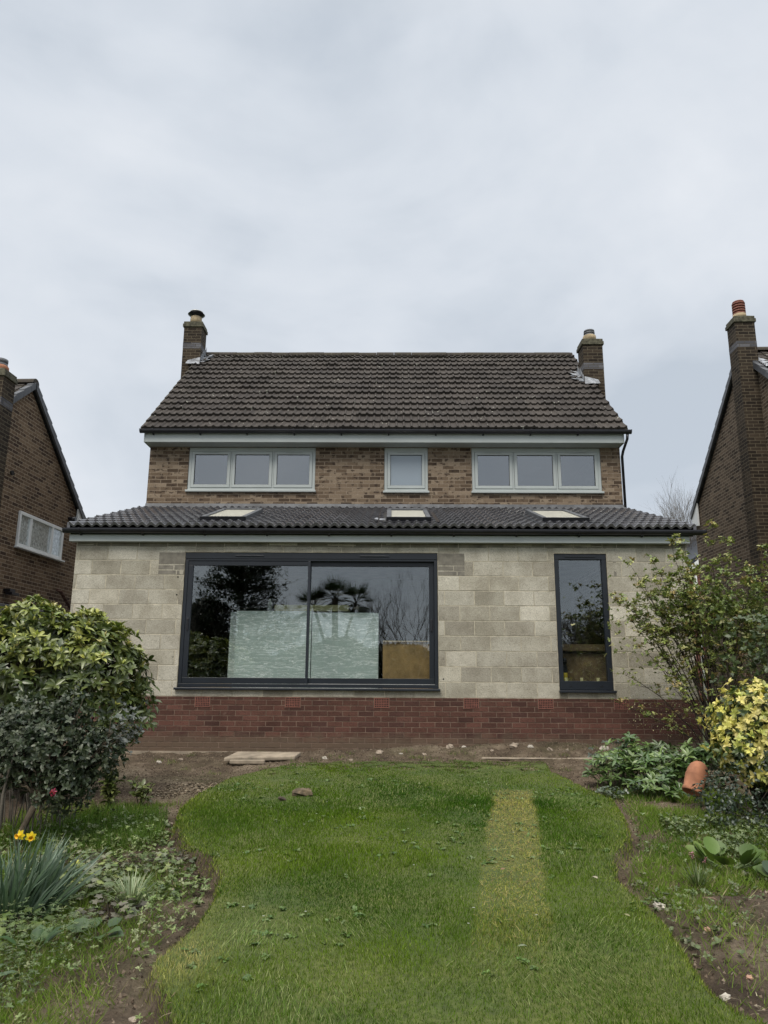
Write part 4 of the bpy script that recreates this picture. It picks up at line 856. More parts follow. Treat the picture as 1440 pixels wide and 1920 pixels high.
# ------------------------------------------------------------------ neighbours
def neighbour(name, label, X, Y, rz, sgn, zr, half, half2, zeave, mat):
    """gable wall on local x=0, house body extends to sgn*x; ridge at local y=0"""
    h = empty(name, (X, Y, 0), rz); tag(h, label, 'house'); k = (zr - zeave) / half
    ze2 = zr - k * half2; Lx = 9 * sgn
    a, b2 = sorted((0, Lx)); mb = MB(); mb.prism([(-half2 + .3, -.5), (half - .04, -.5), (half - .04, zr - k * (half - .04) - .12), (0, zr - .14), (-half2 + .3, zr - k * (half2 - .3) - .14)], 'x', a, b2); mb.build('brick_wall', mat, h)
    o_ = -.05 * sgn
    a, b2 = sorted((o_, Lx)); mb = MB(); mb.prism([(-half2, ze2 - .1), (-half2, ze2), (0, zr), (half, zeave), (half, zeave - .1), (0, zr - .1)], 'x', a, b2); mb.build('roof_deck', M['dark'], h)
    # tiled courses of both slopes
    mb = MB(); th = math.atan(k)
    for s_, hf in ((1, half), (-1, half2)):
        n = int(hf / (.345 * math.cos(th)))
        for r in range(n + 1):
            y0 = hf - r * .345 * math.cos(th); y1 = max(0, y0 - .36 * math.cos(th)); z0_, z1_ = zr - k * y0, zr - k * y1
            xs = [o_ + sgn * q * .15 for q in range(0, 58)]
            for q in range(len(xs) - 1):
                lift = .02 if q % 2 else .0
                p = [(xs[q], s_ * y0, z0_ + .045 + lift), (xs[q + 1], s_ * y0, z0_ + .045 + lift), (xs[q + 1], s_ * y1, z1_ + .012 + lift), (xs[q], s_ * y1, z1_ + .012 + lift)]
                if q % 2 == 0 or r > n - 4 or True: mb.quad(*p)
                mb.quad((xs[q], s_ * y0, z0_ - .01), (xs[q + 1], s_ * y0, z0_ - .01), (xs[q + 1], s_ * y0, z0_ + .045 + lift), (xs[q], s_ * y0, z0_ + .045 + lift))
    mb.build('roof', M['oldtile'], h)
    mb = MB()
    pr = [(.13 * math.cos(q), zr + .0 + .12 * math.sin(q)) for q in [math.pi * i / 8 for i in range(9)]]; mb.prism(pr, 'x', *sorted((o_ - .03 * sgn, Lx))); mb.build('ridge', M['oldtile'], h)
    for s_, hf in ((1, half), (-1, half2)):                # dry verge caps, one per course
        n = int(hf / (.345 * math.cos(th))); mb = MB()
        for r in range(n + 1):
            y0 = hf - r * .345 * math.cos(th); y1 = max(.02, y0 - .335 * math.cos(th)); z0_, z1_ = zr - k * y0, zr - k * y1
            mb.prism([(s_ * y0, z0_ - .10), (s_ * y1, z1_ - .10), (s_ * y1, z1_ + .05), (s_ * y0, z0_ + .085)], 'x', *sorted((o_ - .045 * sgn, o_ + .07 * sgn)))
        mb.build('verge_cap', M['verge'], h)
    mb = MB(); mb.box(*sorted((o_, Lx)), half - .03, half + .02, zeave - .28, zeave - .05)
    mb.prism([(half - .42, zeave - .36), (half, zeave - .30), (half, zeave - .04), (half - .42, zeave + .25)], 'x', *sorted((o_ - .015 * sgn, o_ + .02 * sgn))); mb.build('fascia', M['white'], h)
    mb = MB(); mb.tube([(o_ + sgn * .0, half + .07, zeave - .06), (Lx, half + .07, zeave - .06)], .055, 8); mb.build('gutter', M['black'], h)
    return h
lh = neighbour('neighbour_house', 'dark brown brick house at the left edge with white side window', -7.74, 3.6, R(-1.7), -1, 7.13, 2.97, 3.4, 4.72, M['gable_l'])
rh = neighbour('neighbour_house', 'dark brown brick house at the right edge with tall chimney breast', 8.06, 4.83, R(-1.7), 1, 8.45, 3.65, 3.9, 5.36, M['gable'])
def stack(h, x0, x1, y0, y1, ztop, zband, pot):
    global house
    hh = house; house = h; o = chimney(x0, x1, y0, y1, ztop, zband, None, pot); house = hh; o.name = 'chimney'; return o
stack(lh, -.35 + .35 + 0.0 - .1, .35, -1.66, -1.24, 6.62, 6.05, 'pair')
c2 = stack(rh, -.39, .04, -.72, -.30, 8.85, 8.25, 'louvre')
mb = MB(); rr = random.Random(2)
for i in range(5):
    y = -.80 - i * .07; z = 8.45 + y * .846 + .1
    mb.quad((.0, y, z), (.12, y - .05, z - .02 + rr.uniform(0, .03)), (.22, y + .05, z + .05), (.05, y + .09, z + .09 + rr.uniform(0, .04)))
mb.build('chimney_flashing', M['leadb'], rh)
# left house side window, vents and lean-to
h = lh; wn = MB(); y0, y1, z0, z1 = .03, 1.98, 3.62, 4.36; X = .012
def yz(mb, a, b2, c, d, x0, x1): mb.box(x0, x1, a, b2, c, d)
yz(wn, y0, y1, z0, z0 + .07, 0.001, .05); yz(wn, y0, y1, z1 - .07, z1, .001, .05)
for a, b2 in ((y0, y0 + .06), (y1 - .06, y1), (.47, .55), (1.42, 1.50)): yz(wn, a, b2, z0 + .07, z1 - .07, .001, .048)
wn2 = wn.build('side_window', M['white'], h, bevel=.004)
mb = MB(); yz(mb, y0 + .05, y1 - .05, z0 + .06, z1 - .06, .012, .02); mb.build('pane', M['glassn'], wn2)
mb = MB(); yz(mb, y0 + .05, y1 - .05, z0 + .06, z1 - .06, .002, .008); mb.build('brightened_white', M['brightwhite'], wn2)  # pale sheet brightened to stand in for sky reflected in the panes
mb = MB(); yz(mb, y0 - .03, y1 + .06, z0 - .035, z0 - .002, .0, .11); mb.build('window_sill', M['white'], wn2, bevel=.004)
mb = MB(); mb.tube([(0, 2.25, 4.65), (.16, 2.25, 4.65)], .055, 12); mb.build('boiler_vent', M['black'], h)
mb = MB(); mb.tube([(.05, -.5, 5.02), (.09, -.5, 5.02)], .05, 10); mb.build('wall_vent', M['dark'], h)
mb = MB(); mb.box(0, .14, -.2, .0, 2.66, 2.72); mb.box(.06, .2, -.22, .05, 2.6, 2.65); mb.build('security_light', M['black'], h)
mb = MB(); mb.tube([(.02, 1.95, 2.95), (.1, 2.0, 2.9), (.14, 2.5, 2.55)], .035, 8); mb.build('waste_pipe', M['plinth'], h)
lt = MB(); lt.box(0.01, .85, -5.0, 3.2, -.5, 2.05); lt.build('lean_to_wall', M['white'], h)
lt = MB(); lt.box(0.01, .93, -5.1, 3.3, 2.06, 2.27); lt.build('lean_to_roof', M['lead'], h, bevel=.01)
# far red brick house glimpsed between the two
fh = empty('far_house', (12.2, 20, 0)); tag(fh, 'small red brick gable with white bargeboard glimpsed past the extension corner', 'house')
mb = MB(); mb.prism([(0, 0), (8, 0), (8, 5.2), (4, 8.4), (0, 5.2)], 'y', 0, 8); mb.build('brick_wall', M['redhouse'], fh)
mb = MB(); mb.prism([(-.35, 5.15), (4, 8.63), (8.35, 5.15), (8.35, 5.35), (4, 8.83), (-.35, 5.35)], 'y', -.3, 8.3); mb.build('roof', M['anthr2'], fh)
mb = MB(); mb.prism([(-.36, 4.93), (4, 8.42), (8.36, 4.93), (8.36, 5.14), (4, 8.62), (-.36, 5.14)], 'y', -.32, -.28); mb.build('bargeboard', M['white'], fh)
mb = MB(); mb.tube([(.55, -.08, 0), (.55, -.08, 5.3)], .06, 8); mb.build('downpipe', M['white'], fh)
# ------------------------------------------------------------------ planting helpers
def lump(rng, clumps, n, lo=.72, cut=.62):
    """points near the surface of a union of ellipsoids, with outward normals"""
    c = np.array(clumps, float); vol = c[:, 3] * c[:, 4] + c[:, 3] * c[:, 5] + c[:, 4] * c[:, 5]; idx = rng.choice(len(c), n, p=vol / vol.sum())
    d = rdir(rng, n); r = lo + (1 - lo) * rng.random(n) ** .6; p = c[idx, :3] + d * c[idx, 3:] * r[:, None] * (1 + .10 * rng.standard_normal((n, 1)))
    nn = nrm(d / c[idx, 3:]); keep = np.ones(n, bool)
    for q in c:
        keep &= ~((((p - q[:3]) / q[3:]) ** 2).sum(1) < cut ** 2)
    return p[keep], nn[keep]
def rosettes(lv, rng, pos, nn, per, tilt, L_, W_, pal, tpl=LEAF, tip=None, upb=.5, jit=.25, toppal=None, topf=None):
    ax = nn.copy(); ax[:, 2] += upb; ax = nrm(ax + .25 * rng.standard_normal(ax.shape)); ref = nrm(np.cross(ax, rdir(rng, len(ax)))); ref2 = np.cross(ax, ref)
    cc = cols(rng, len(pos), pal, .12)
    if toppal is not None:
        f = np.clip(topf(pos, nn) + .25 * rng.standard_normal(len(pos)), 0, 1)[:, None]; cc = cc * (1 - f) + cols(rng, len(pos), toppal, .1) * f
    for k in range(per):
        a = 2 * math.pi * k / per + rng.random(len(pos)) * .8; t_ = tilt + jit * rng.standard_normal(len(pos)) + .18 * (k % 2)
        d = ax * np.cos(t_)[:, None] + (ref * np.cos(a)[:, None] + ref2 * np.sin(a)[:, None]) * np.sin(t_)[:, None]
        l = L_ * rng.uniform(.65, 1.15, len(pos)); lv.add(tpl, pos, d, l, W_ * l / L_, cc * (1 + .14 * rng.standard_normal((len(pos), 1))), n=ax + .25 * rng.standard_normal(ax.shape), tip=tip)
def stems(mb, rng, base, tips, r0, r1, seg=4, wob=.06, n=5):
    for tp in tips:
        b0 = Vector(base) + Vector(rng.normal(0, .04, 3)) * Vector((1, 1, 0)); t0 = Vector(tp); pts = []; 
        for i in range(seg + 1):
            u = i / seg; p = b0.lerp(t0, u); p.z = b0.z + (t0.z - b0.z) * (u ** .8); p += Vector(rng.normal(0, wob, 3)) * (u * (1 - u) * 4) ** .5 * .6; pts.append(p)
        mb.tube(pts, [r0 + (r1 - r0) * i / seg for i in range(seg + 1)], n, cap=False)
def plant(name, label, cat, loc, group=None): return tag(empty(name, loc), label, cat, group)
def rel(a, loc): return a - np.array(loc)

# --- big evergreen shrub at the left of the wall
rng = np.random.default_rng(21); B = (-3.75, -3.1, gh(-3.75, -3.1)); pl = plant('evergreen_shrub', 'large rounded evergreen shrub with yellow-green shoot tips against the block wall at left', 'shrub', B)
CL = [(-3.95, -3.1, .95, .92, .85, .72), (-3.15, -3.15, 1.00, .48, .5, .56), (-3.0, -3.2, .66, .33, .45, .36), (-4.5, -3.2, 1.05, .8, .7, .62), (-3.33, -3.1, 1.45, .26, .28, .27), (-3.85, -3.3, 1.55, .28, .28, .26)]
p, nn = lump(rng, CL, 2900, .8, .7); k = p[:, 2] > np.where(p[:, 0] < -2.95, .78 + .1 * np.sin(p[:, 0] * 9), .38); p, nn = p[k], nn[k]; lv = Leaves()
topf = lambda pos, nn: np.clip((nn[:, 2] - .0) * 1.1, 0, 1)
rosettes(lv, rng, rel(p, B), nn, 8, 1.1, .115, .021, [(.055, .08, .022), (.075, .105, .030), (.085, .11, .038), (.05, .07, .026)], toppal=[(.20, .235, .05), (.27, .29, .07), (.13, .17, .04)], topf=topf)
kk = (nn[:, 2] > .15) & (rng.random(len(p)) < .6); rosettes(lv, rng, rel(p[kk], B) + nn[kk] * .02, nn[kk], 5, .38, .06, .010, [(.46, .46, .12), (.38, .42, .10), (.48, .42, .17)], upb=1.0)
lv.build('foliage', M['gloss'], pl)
mb = MB(); stems(mb, rng, (0, 0, -.05), [rel(np.array(q), B) for q in p[rng.choice(len(p), 90, replace=False)] * .93 + np.array([-3.75, -3.1, .8]) * .07], .018, .005, wob=.08); mb.build('stem', M['twig'], pl)
# trailing side shoots at its right
lv = Leaves(); tips = np.array([(-2.55, -3.2, .78), (-2.50, -3.25, .62), (-2.62, -3.2, .95), (-2.7, -3.3, .7), (-2.6, -3.3, .55), (-2.56, -3.2, .9)]); tp2 = tips.repeat(5, 0) + rng.normal(0, .05, (30, 3))
rosettes(lv, rng, rel(tp2, B), np.tile([(.8, 0, .2)], (30, 1)), 4, 1.2, .10, .022, [(.12, .15, .05), (.08, .11, .04)]); lv.build('side_shoot', M['gloss'], pl)
# --- dark small-leaved shrub in front
B = (-2.98, -4.95, gh(-2.98, -4.95)); pl = plant('dark_shrub', 'dark blue-green shrub with leaning bare trunk in front of the larger evergreen', 'shrub', B); rng = np.random.default_rng(5)
CL = [(-2.80, -4.8, .45, .38, .36, .34), (-3.15, -4.8, .46, .30, .36, .32), (-2.45, -4.75, .42, .17, .26, .22), (-2.66, -4.9, .17, .22, .24, .20), (-2.70, -4.8, .74, .16, .2, .16), (-3.05, -4.8, .72, .13, .2, .14)]
p, nn = lump(rng, CL, 2300, .45, .40); p = p + rng.normal(0, .035, p.shape); lv = Leaves()
rosettes(lv, rng, rel(p, B), nn, 5, 1.05, .047, .0125, [(.028, .044, .022), (.042, .060, .032), (.066, .085, .048), (.034, .050, .027), (.098, .115, .072)], upb=.25, jit=.45); 
sp = [];
for k in range(60):
    a = rng.uniform(-.2, 1.0); b2 = np.array([-2.45, -4.75, .5]); dd = nrm(np.array([[rng.uniform(.2, 1), rng.normal(0, .3), rng.uniform(-.2, .7)]]))[0]
    sp.append(b2 + dd * rng.uniform(.1, .36))
sp = np.array(sp); rosettes(lv, rng, rel(sp, B), np.tile([(.6, 0, .5)], (60, 1)), 4, 1.0, .045, .014, [(.10, .11, .10), (.07, .085, .07)])
lv.build('foliage', M['leaf'], pl)
mb = MB(); mb.tube([(0, 0, -.05), (.035, -.02, .12), (.10, 0, .30), (.16, .05, .46), (.18, .05, .62)], [.034, .030, .026, .02, .012], 9, cap=False); mb.build('trunk', M['bark'], pl)
mb = MB(); stems(mb, rng, (.14, .03, .38), [rel(q, B) for q in p[rng.choice(len(p), 45, replace=False)]], .011, .003, wob=.03); stems(mb, rng, (.42, .1, .6), [rel(q, B) for q in sp[::3]], .004, .0015); mb.build('branch', M['bark'], pl)
fb = Leaves(); fp = np.array([(-2.62, -5.2, .16)]).repeat(22, 0) + rng.normal(0, .010, (22, 3)); fb.add(ROUND, rel(fp, B), rdir(rng, 22, .3), .022, .010, cols(rng, 22, [(.40, .05, .11), (.30, .03, .07), (.5, .12, .2)], .1)); fb.build('flower', M['petal'], pl)
# thin bare trunk beside it
B = (-3.09, -5.05, gh(-3.09, -5.05)); pl = plant('bare_sapling', 'thin grey bare stem at the left edge beside the dark shrub', 'sapling', B)
mb = MB(); mb.tube([(0, 0, -.05), (-.005, 0, .1), (.012, 0, .25), (.012, .0, .45), (.035, 0, .62), (.08, .0, .8)], [.016, .015, .014, .012, .009, .005], 8, cap=False); mb.tube([(.012, 0, .25), (-.08, .02, .36), (-.12, .02, .5)], [.008, .006, .003], 6, cap=False); mb.tube([(.0, 0, .08), (-.07, .02, .16), (-.13, 0, .19)], [.006, .004, .002], 6, cap=False); mb.build('stem', M['baretwig'], pl)
# thicket of thin canes behind
B = (-3.35, -4.3, gh(-3.35, -4.3)); pl = plant('cane_thicket', 'thicket of thin upright bare canes under the evergreen shrub', 'thicket', B); mb = MB(); rng = np.random.default_rng(8)
for k in range(75):
    x, y = rng.uniform(-.75, .6), rng.normal(0, .25); h_ = rng.uniform(.5, .95); l = rng.normal(0, .06, 2); mb.tube([(x, y, -.12), (x + l[0], y + l[1], h_ * .5), (x + l[0] * 2.5, y + l[1] * 2, h_)], [.006, .005, .003], 4, cap=False)
mb.build('cane', M['baretwig'], pl)
# --- small yellow-green sprigs
def sprig(x, y, h_, lab, seed, n=26, s=.085):
    rng = np.random.default_rng(seed); B = (x, y, gh(x, y)); pl = plant('young_laurel', lab, 'young shrub', B, 'young yellow-green shrubs in the left bed'); lv = Leaves(); pos = []; mb = MB()
    for k in range(4):
        dx, dy = rng.normal(0, .09, 2); hh = h_ * rng.uniform(.6, 1); mb.tube([(0, 0, -.02), (dx * .5, dy * .5, hh * .5), (dx, dy, hh)], [.006, .005, .003], 5, cap=False)
        for j in range(n // 4): u = rng.uniform(.3, 1); pos.append((dx * u, dy * u, hh * u))
    pos = np.array(pos); rosettes(lv, rng, pos, np.tile([(0, 0, 1.)], (len(pos), 1)) + rng.normal(0, .3, (len(pos), 3)), 4, 1.15, s, .020, [(.085, .115, .028), (.15, .17, .05), (.11, .13, .045)]); lv.build('foliage', M['gloss'], pl); mb.build('stem', M['twig'], pl)
sprig(-2.72, -3.7, .42, 'taller young yellow-green shrub below the right side of the evergreen', 1, 40); sprig(-2.86, -3.28, .20, 'low young yellow-green plant on the bare soil near the lawn corner', 2, 20, .07); sprig(-2.5, -3.45, .28, 'young yellow-green shrub nearest the brick plinth at left', 3, 30)
# --- daffodils
B = (-2.22, -6.42, gh(-2.22, -6.42)); pl = plant('daffodil_clump', 'clump of long blue-green daffodil leaves with two yellow flowers', 'daffodils', B); rng = np.random.default_rng(9)
n = 210; base = np.stack([rng.normal(0, .075, n), rng.normal(0, .07, n), np.zeros(n)], 1); d = base * 3.2 + np.array([.12, 0, .9]) + rng.normal(0, .15, (n, 3)) * [1, 1, .2]; d[:, 0] += .15
lv = Leaves(); lv.add(STRAP, base, d, rng.uniform(.26, .50, n), rng.uniform(.0055, .009, n), cols(rng, n, [(.055, .095, .055), (.08, .13, .07), (.12, .17, .12), (.042, .075, .042)], .12), n=np.stack([rng.normal(0, 1, n), rng.normal(-1, .5, n), .4 * np.ones(n)], 1))
n = 40; base = np.stack([rng.normal(.05, .05, n), rng.normal(0, .05, n), np.zeros(n)], 1); ang = rng.uniform(-1.0, .9, n); lv.add(STRAP, base, np.stack([np.cos(ang), np.sin(ang) - .3, rng.uniform(.3, .8, n)], 1), rng.uniform(.22, .38, n), .006, cols(rng, n, [(.07, .12, .05), (.12, .17, .09)], .12))
lv.build('leaves', M['leaf'], pl)
for i, (fx, fz) in enumerate(((-.025, .46), (.040, .45))):
    mb = MB(); mb.tube([(fx * .2, 0, 0), (fx * .6, -.01, .25), (fx - .03 + .03 * i, -.02, fz - .03), (fx, -.03, fz)], [.004, .004, .0035, .004], 6, cap=False); st = mb.build('flower_stem', M['stemg'], pl)
    fl = Leaves(); c0 = np.tile([[fx, -.035, fz]], (6, 1)); a = np.arange(6) * math.pi / 3 + i * .4; fd = Vector((-.3 + .7 * i, -.8, -.1)).normalized(); u = fd.cross(Vector((0, 0, 1))).normalized(); v = fd.cross(u)
    fl.add(LEAF, c0, np.array([(u * math.cos(q) + v * math.sin(q) + fd * -.1)[:] for q in a]), .034, .012, np.array([(.88, .68, .05)] * 6), n=np.tile([fd[:]], (6, 1)))
    fl.build('petals', M['petal'], pl)
    mb = MB(); T_ = fd.to_track_quat('Z', 'Y').to_matrix().to_4x4(); mb.lathe([(.004, 0), (.010, .008), (.011, .022), (.016, .03), (.013, .028), (.008, .01)], (fx, -.035, fz), 12, M=T_); mb.build('trumpet', M['trumpet'], pl)
# --- pale strappy clump
B = (-1.60, -6.28, gh(-1.6, -6.28)); pl = plant('iris_clump', 'small pale green strappy-leaved clump beside the bare edge of the left bed', 'iris', B); rng = np.random.default_rng(10)
n = 110; a = rng.uniform(0, 6.28, n); sp_ = rng.uniform(.1, 1.1, n); base = np.stack([np.cos(a) * .03, np.sin(a) * .03, 0 * a], 1); lv = Leaves()
lv.add(STRAP, base, np.stack([np.cos(a) * sp_, np.sin(a) * sp_, np.ones(n)], 1), rng.uniform(.13, .25, n), .0042, cols(rng, n, [(.15, .21, .10), (.22, .28, .15), (.30, .34, .20)], .12)); lv.build('leaves', M['leaf'], pl)
# --- tulip bud
B = (-2.0, -6.15, gh(-2.0, -6.15)); pl = plant('tulip', 'single closed yellow-green tulip bud standing between the daffodils and lobed leaves', 'tulip', B)
mb = MB(); mb.tube([(0, 0, 0), (.01, 0, .1), (.0, 0, .2)], .003, 6, cap=False); mb.build('flower_stem', M['stemg'], pl)
mb = MB(); mb.lathe([(0, 0), (.010, .006), (.014, .02), (.012, .04), (.004, .055), (0, .057)], (0, 0, .2), 10); mb.build('bud', M['bud'], pl)
lv = Leaves(); lv.add(STRAP, np.zeros((3, 3)), np.array([(.5, 0, .8), (-.6, .2, .8), (.1, -.6, .6)]), .16, .012, np.array([(.07, .12, .06)] * 3)); lv.build('leaves', M['leaf'], pl)
# --- lobed-leaf perennials
def lobed(x, y, sprd, n, s, pal, lab, seed, h_=.14, grp='lobed-leaved perennials in the left bed', nm='hardy_geranium', tpl=LOBED, cat='perennial'):
    rng = np.random.default_rng(seed); B = (x, y, gh(x, y)); pl = plant(nm, lab, cat, B, grp); a = rng.uniform(0, 6.28, n); r = sprd * rng.random(n) ** .6; mb = MB()
    p = np.stack([np.cos(a) * r, np.sin(a) * r, h_ * rng.uniform(.35, 1.1, n) * (1 - .4 * r / sprd)], 1); lv = Leaves(); d = np.stack([np.cos(a), np.sin(a), rng.normal(-.05, .25, n)], 1)
    lv.add(tpl, p, d, s * rng.uniform(.6, 1.15, n), s * .55 * rng.uniform(.8, 1.1, n), cols(rng, n, pal, .15), n=np.stack([rng.normal(0, .3, n), rng.normal(-.25, .3, n), np.ones(n)], 1)); lv.build('leaves', M['leaf'], pl)
    for k in range(n): mb.tube([(p[k, 0] * .15, p[k, 1] * .15, -.01), (p[k, 0] * .6, p[k, 1] * .6, p[k, 2] * .75), tuple(p[k])], .0018, 3, cap=False)
    mb.build('leaf_stalk', M['twig'], pl)
GR = [(.11, .145, .065), (.15, .175, .10), (.18, .19, .12), (.09, .13, .045), (.19, .23, .07)]; PU = [(.12, .115, .075), (.09, .085, .06), (.13, .12, .09), (.08, .10, .05)]
lobed(-1.93, -6.05, .20, 60, .085, GR, 'greyish lobed-leaved plant just right of the tulip bud', 1); lobed(-1.66, -6.45, .17, 42, .085, PU, 'purplish brown lobed-leaved plant in front of the pale strappy clump', 2)
lobed(-1.85, -5.55, .28, 85, .07, GR, 'spreading pale lobed-leaved plant behind the strappy clump', 3, .11); lobed(-2.1, -6.75, .18, 45, .09, [(.10, .15, .04), (.14, .19, .05)], 'bright green lobed-leaved plant at the foot of the daffodils', 4)
lobed(-1.62, -5.2, .20, 50, .06, PU, 'low brownish lobed-leaved plant near the lawn edge', 5, .08); lobed(-2.35, -5.5, .3, 80, .06, GR, 'lobed-leaved plant in the grass behind the daffodils', 6, .13)
lobed(-1.52, -6.0, .10, 16, .07, [(.09, .13, .085)], 'small blue-green lobed-leaved plant right of the strappy clump', 7, .06)
# broad arum leaves
def broad(x, y, n, s, pal, lab, seed, nm='lords_and_ladies', cat='arum', tpl=LEAF, w=.3, el=(.4, 1.1), grp=None, mat='leaf', spread=.03):
    rng = np.random.default_rng(seed); B = (x, y, gh(x, y)); pl = plant(nm, lab, cat, B, grp); a = rng.uniform(0, 6.28, n); b_ = np.stack([np.cos(a) * spread, np.sin(a) * spread, np.full(n, .01)], 1); lv = Leaves()
    st = np.stack([np.cos(a), np.sin(a), rng.uniform(*el, n)], 1); p = b_ + nrm(st) * s * .45
    lv.add(tpl, p, st * [1, 1, .5], s * rng.uniform(.7, 1.1, n), s * w * rng.uniform(.85, 1.1, n), cols(rng, n, pal, .12), n=np.stack([-np.cos(a) * .5, -np.sin(a) * .5 - .25, np.ones(n)], 1)); lv.build('leaves', M[mat], pl)
    mb = MB(); [mb.tube([tuple(b_[k] * .3), tuple(p[k])], .003, 4, cap=False) for k in range(n)]; mb.build('leaf_stalk', M['stemg'], pl)
broad(-1.62, -6.78, 8, .12, [(.05, .09, .03), (.065, .11, .04)], 'broad glossy dark leaves of an arum in front of the lobed plants', 1, w=.34)
broad(-1.86, -7.02, 9, .12, [(.06, .11, .03), (.045, .09, .03), (.10, .15, .04)], 'upright toothed broad leaves in the weeds of the left foreground', 2, nm='teasel', cat='teasel', w=.2, el=(1, 2.2))
broad(-2.28, -7.05, 10, .10, [(.13, .18, .09), (.08, .12, .05)], 'white-veined leafy plant at the left foreground edge', 3, nm='variegated_arum', cat='arum', w=.36)
broad(-1.98, -7.35, 12, .12, [(.05, .09, .04), (.08, .12, .06)], 'whorl of narrow pointed leaves low in the left foreground', 4, nm='goose_grass', cat='weed', w=.14, el=(.1, .8))
# ------------------------------------------------------------------ right-hand planting
rng = np.random.default_rng(31); B = (4.24, -1.25, gh(4.24, -1.25)); pl = plant('rose_bush', 'large open leafy bush with arching dark stems at the right end of block wall', 'bush', B); mb = MB(); pos = []; nn_ = []; tipsL = []
ends = [(2.80, 2.0), (2.95, 2.45), (3.25, 2.5), (3.45, 2.72), (3.65, 2.6), (3.9, 2.82), (4.15, 2.98), (4.35, 2.75), (4.6, 2.6), (4.95, 2.6), (2.95, 1.75), (3.0, 1.45), (2.85, 1.1), (2.75, .72), (3.05, 1.95), (3.2, 2.2), (3.5, 2.3), (3.75, 2.3), (3.3, 1.9), (3.55, 2.05), (4.0, 2.4), (4.5, 2.2), (4.8, 2.1), (5.0, 1.8), (4.9, 1.4), (3.1, 1.2), (3.2, .9), (3.1, .6), (3.4, 1.7), (4.2, 2.2), (5.1, 2.3), (3.85, 2.1), (3.6, 2.4), (3.05, 2.15), (4.7, 2.4), (3.15, 1.6), (3.35, 2.1), (2.9, 1.95), (3.0, 1.85), (3.45, 2.2), (3.7, 1.9), (4.0, 1.9), (4.3, 1.8), (3.9, 1.6), (3.65, 1.6), (4.4, 1.5)]
for i, (ex, ez) in enumerate(ends):
    ex = 4.2 + (ex * 1.0528 - 4.2) * .93; ez = 1.05 + (ez - 1.05) * 1.0528; ey = -1.3 + rng.normal(0, .22); b0 = Vector((rng.normal(0, .10), rng.normal(0, .08), -.05)); e1 = Vector((ex - B[0], ey - B[1], ez - B[2])); pts = []; ctrl = Vector((e1.x * .42, e1.y * .4, e1.z * .62 + .08)); S_ = 9
    for k in range(S_ + 1):
        u = k / S_; q = b0 * (1 - u) ** 2 + ctrl * 2 * u * (1 - u) + e1 * u * u; q += Vector(rng.normal(0, .014, 3)); pts.append(q)
    mb.tube(pts, [.011 * (1 - k / S_) + .002 for k in range(S_ + 1)], 5, cap=False)
    for k in range(4, S_ + 1):
        for j in range(4):
            dd = Vector(nrm(rng.normal(0, 1, (1, 3)))[0]) ; dd.z = abs(dd.z) * .6 + .1; l = rng.uniform(.08, .30) * (1.15 - .5 * k / S_); a = pts[k]; bq = a + dd * l; mb.tube([a, a.lerp(bq, .5) + Vector(rng.normal(0, .01, 3)), bq], [.003, .002, .0012], 3, cap=False)
            for _ in range(rng.integers(2, 6)):
                u = rng.uniform(.25, 1.1); pos.append(tuple(a + dd * l * u + Vector(rng.normal(0, .02, 3)))); nn_.append((dd.x * .5, dd.y * .5, .8))
mb.build('stem', M['twig'], pl); pos = np.array(pos); nn_ = np.array(nn_); lv = Leaves()
zf = np.clip((pos[:, 2] - 1.2) / 1.0, 0, 1); k1 = rng.random(len(pos)) < .35 + .65 * zf; pos, nn_ = pos[k1], nn_[k1]
rosettes(lv, rng, pos, nn_, 5, 1.2, .048, .0135, [(.18, .225, .055), (.24, .28, .075), (.29, .31, .10), (.16, .21, .06), (.33, .33, .12), (.30, .23, .09)], upb=.4, jit=.4)
ck = rng.normal(0, 1, (760, 3)) * [.46, .22, .26] + np.array([-.02, 0, 1.98]); ck = ck[ck[:, 2] < 2.75]; rosettes(lv, rng, ck, rdir(rng, len(ck), .6), 5, 1.15, .05, .0145, [(.13, .18, .05), (.20, .245, .065), (.14, .19, .055)], jit=.4)
ck = rng.normal(0, 1, (170, 3)) * [.38, .2, .24] + np.array([-.70, 0, 1.70]); rosettes(lv, rng, ck, rdir(rng, len(ck), .6), 5, 1.15, .045, .0135, [(.18, .22, .065), (.23, .25, .09), (.27, .26, .12)], jit=.4)
ck = rng.normal(0, 1, (800, 3)) * [.42, .25, .30] + np.array([.70, 0, 1.65]); rosettes(lv, rng, ck, rdir(rng, len(ck), .6), 5, 1.15, .05, .0145, [(.12, .16, .05), (.17, .205, .055), (.20, .20, .08)], jit=.4)
lv.build('foliage', M['leaf'], pl)
lv = Leaves(); n = 900; q = np.stack([rng.uniform(-1.15, .1, n), rng.normal(.1, .2, n), rng.uniform(.35, 1.35, n)], 1); q[:, 2] -= .25 * (q[:, 0] + .6); lv.add(DIAM, q, rdir(rng, n, .5), .022, .007, cols(rng, n, [(.30, .31, .15), (.24, .26, .11), (.40, .36, .20)], .15)); lv.build('new_shoots', M['leaf'], pl)
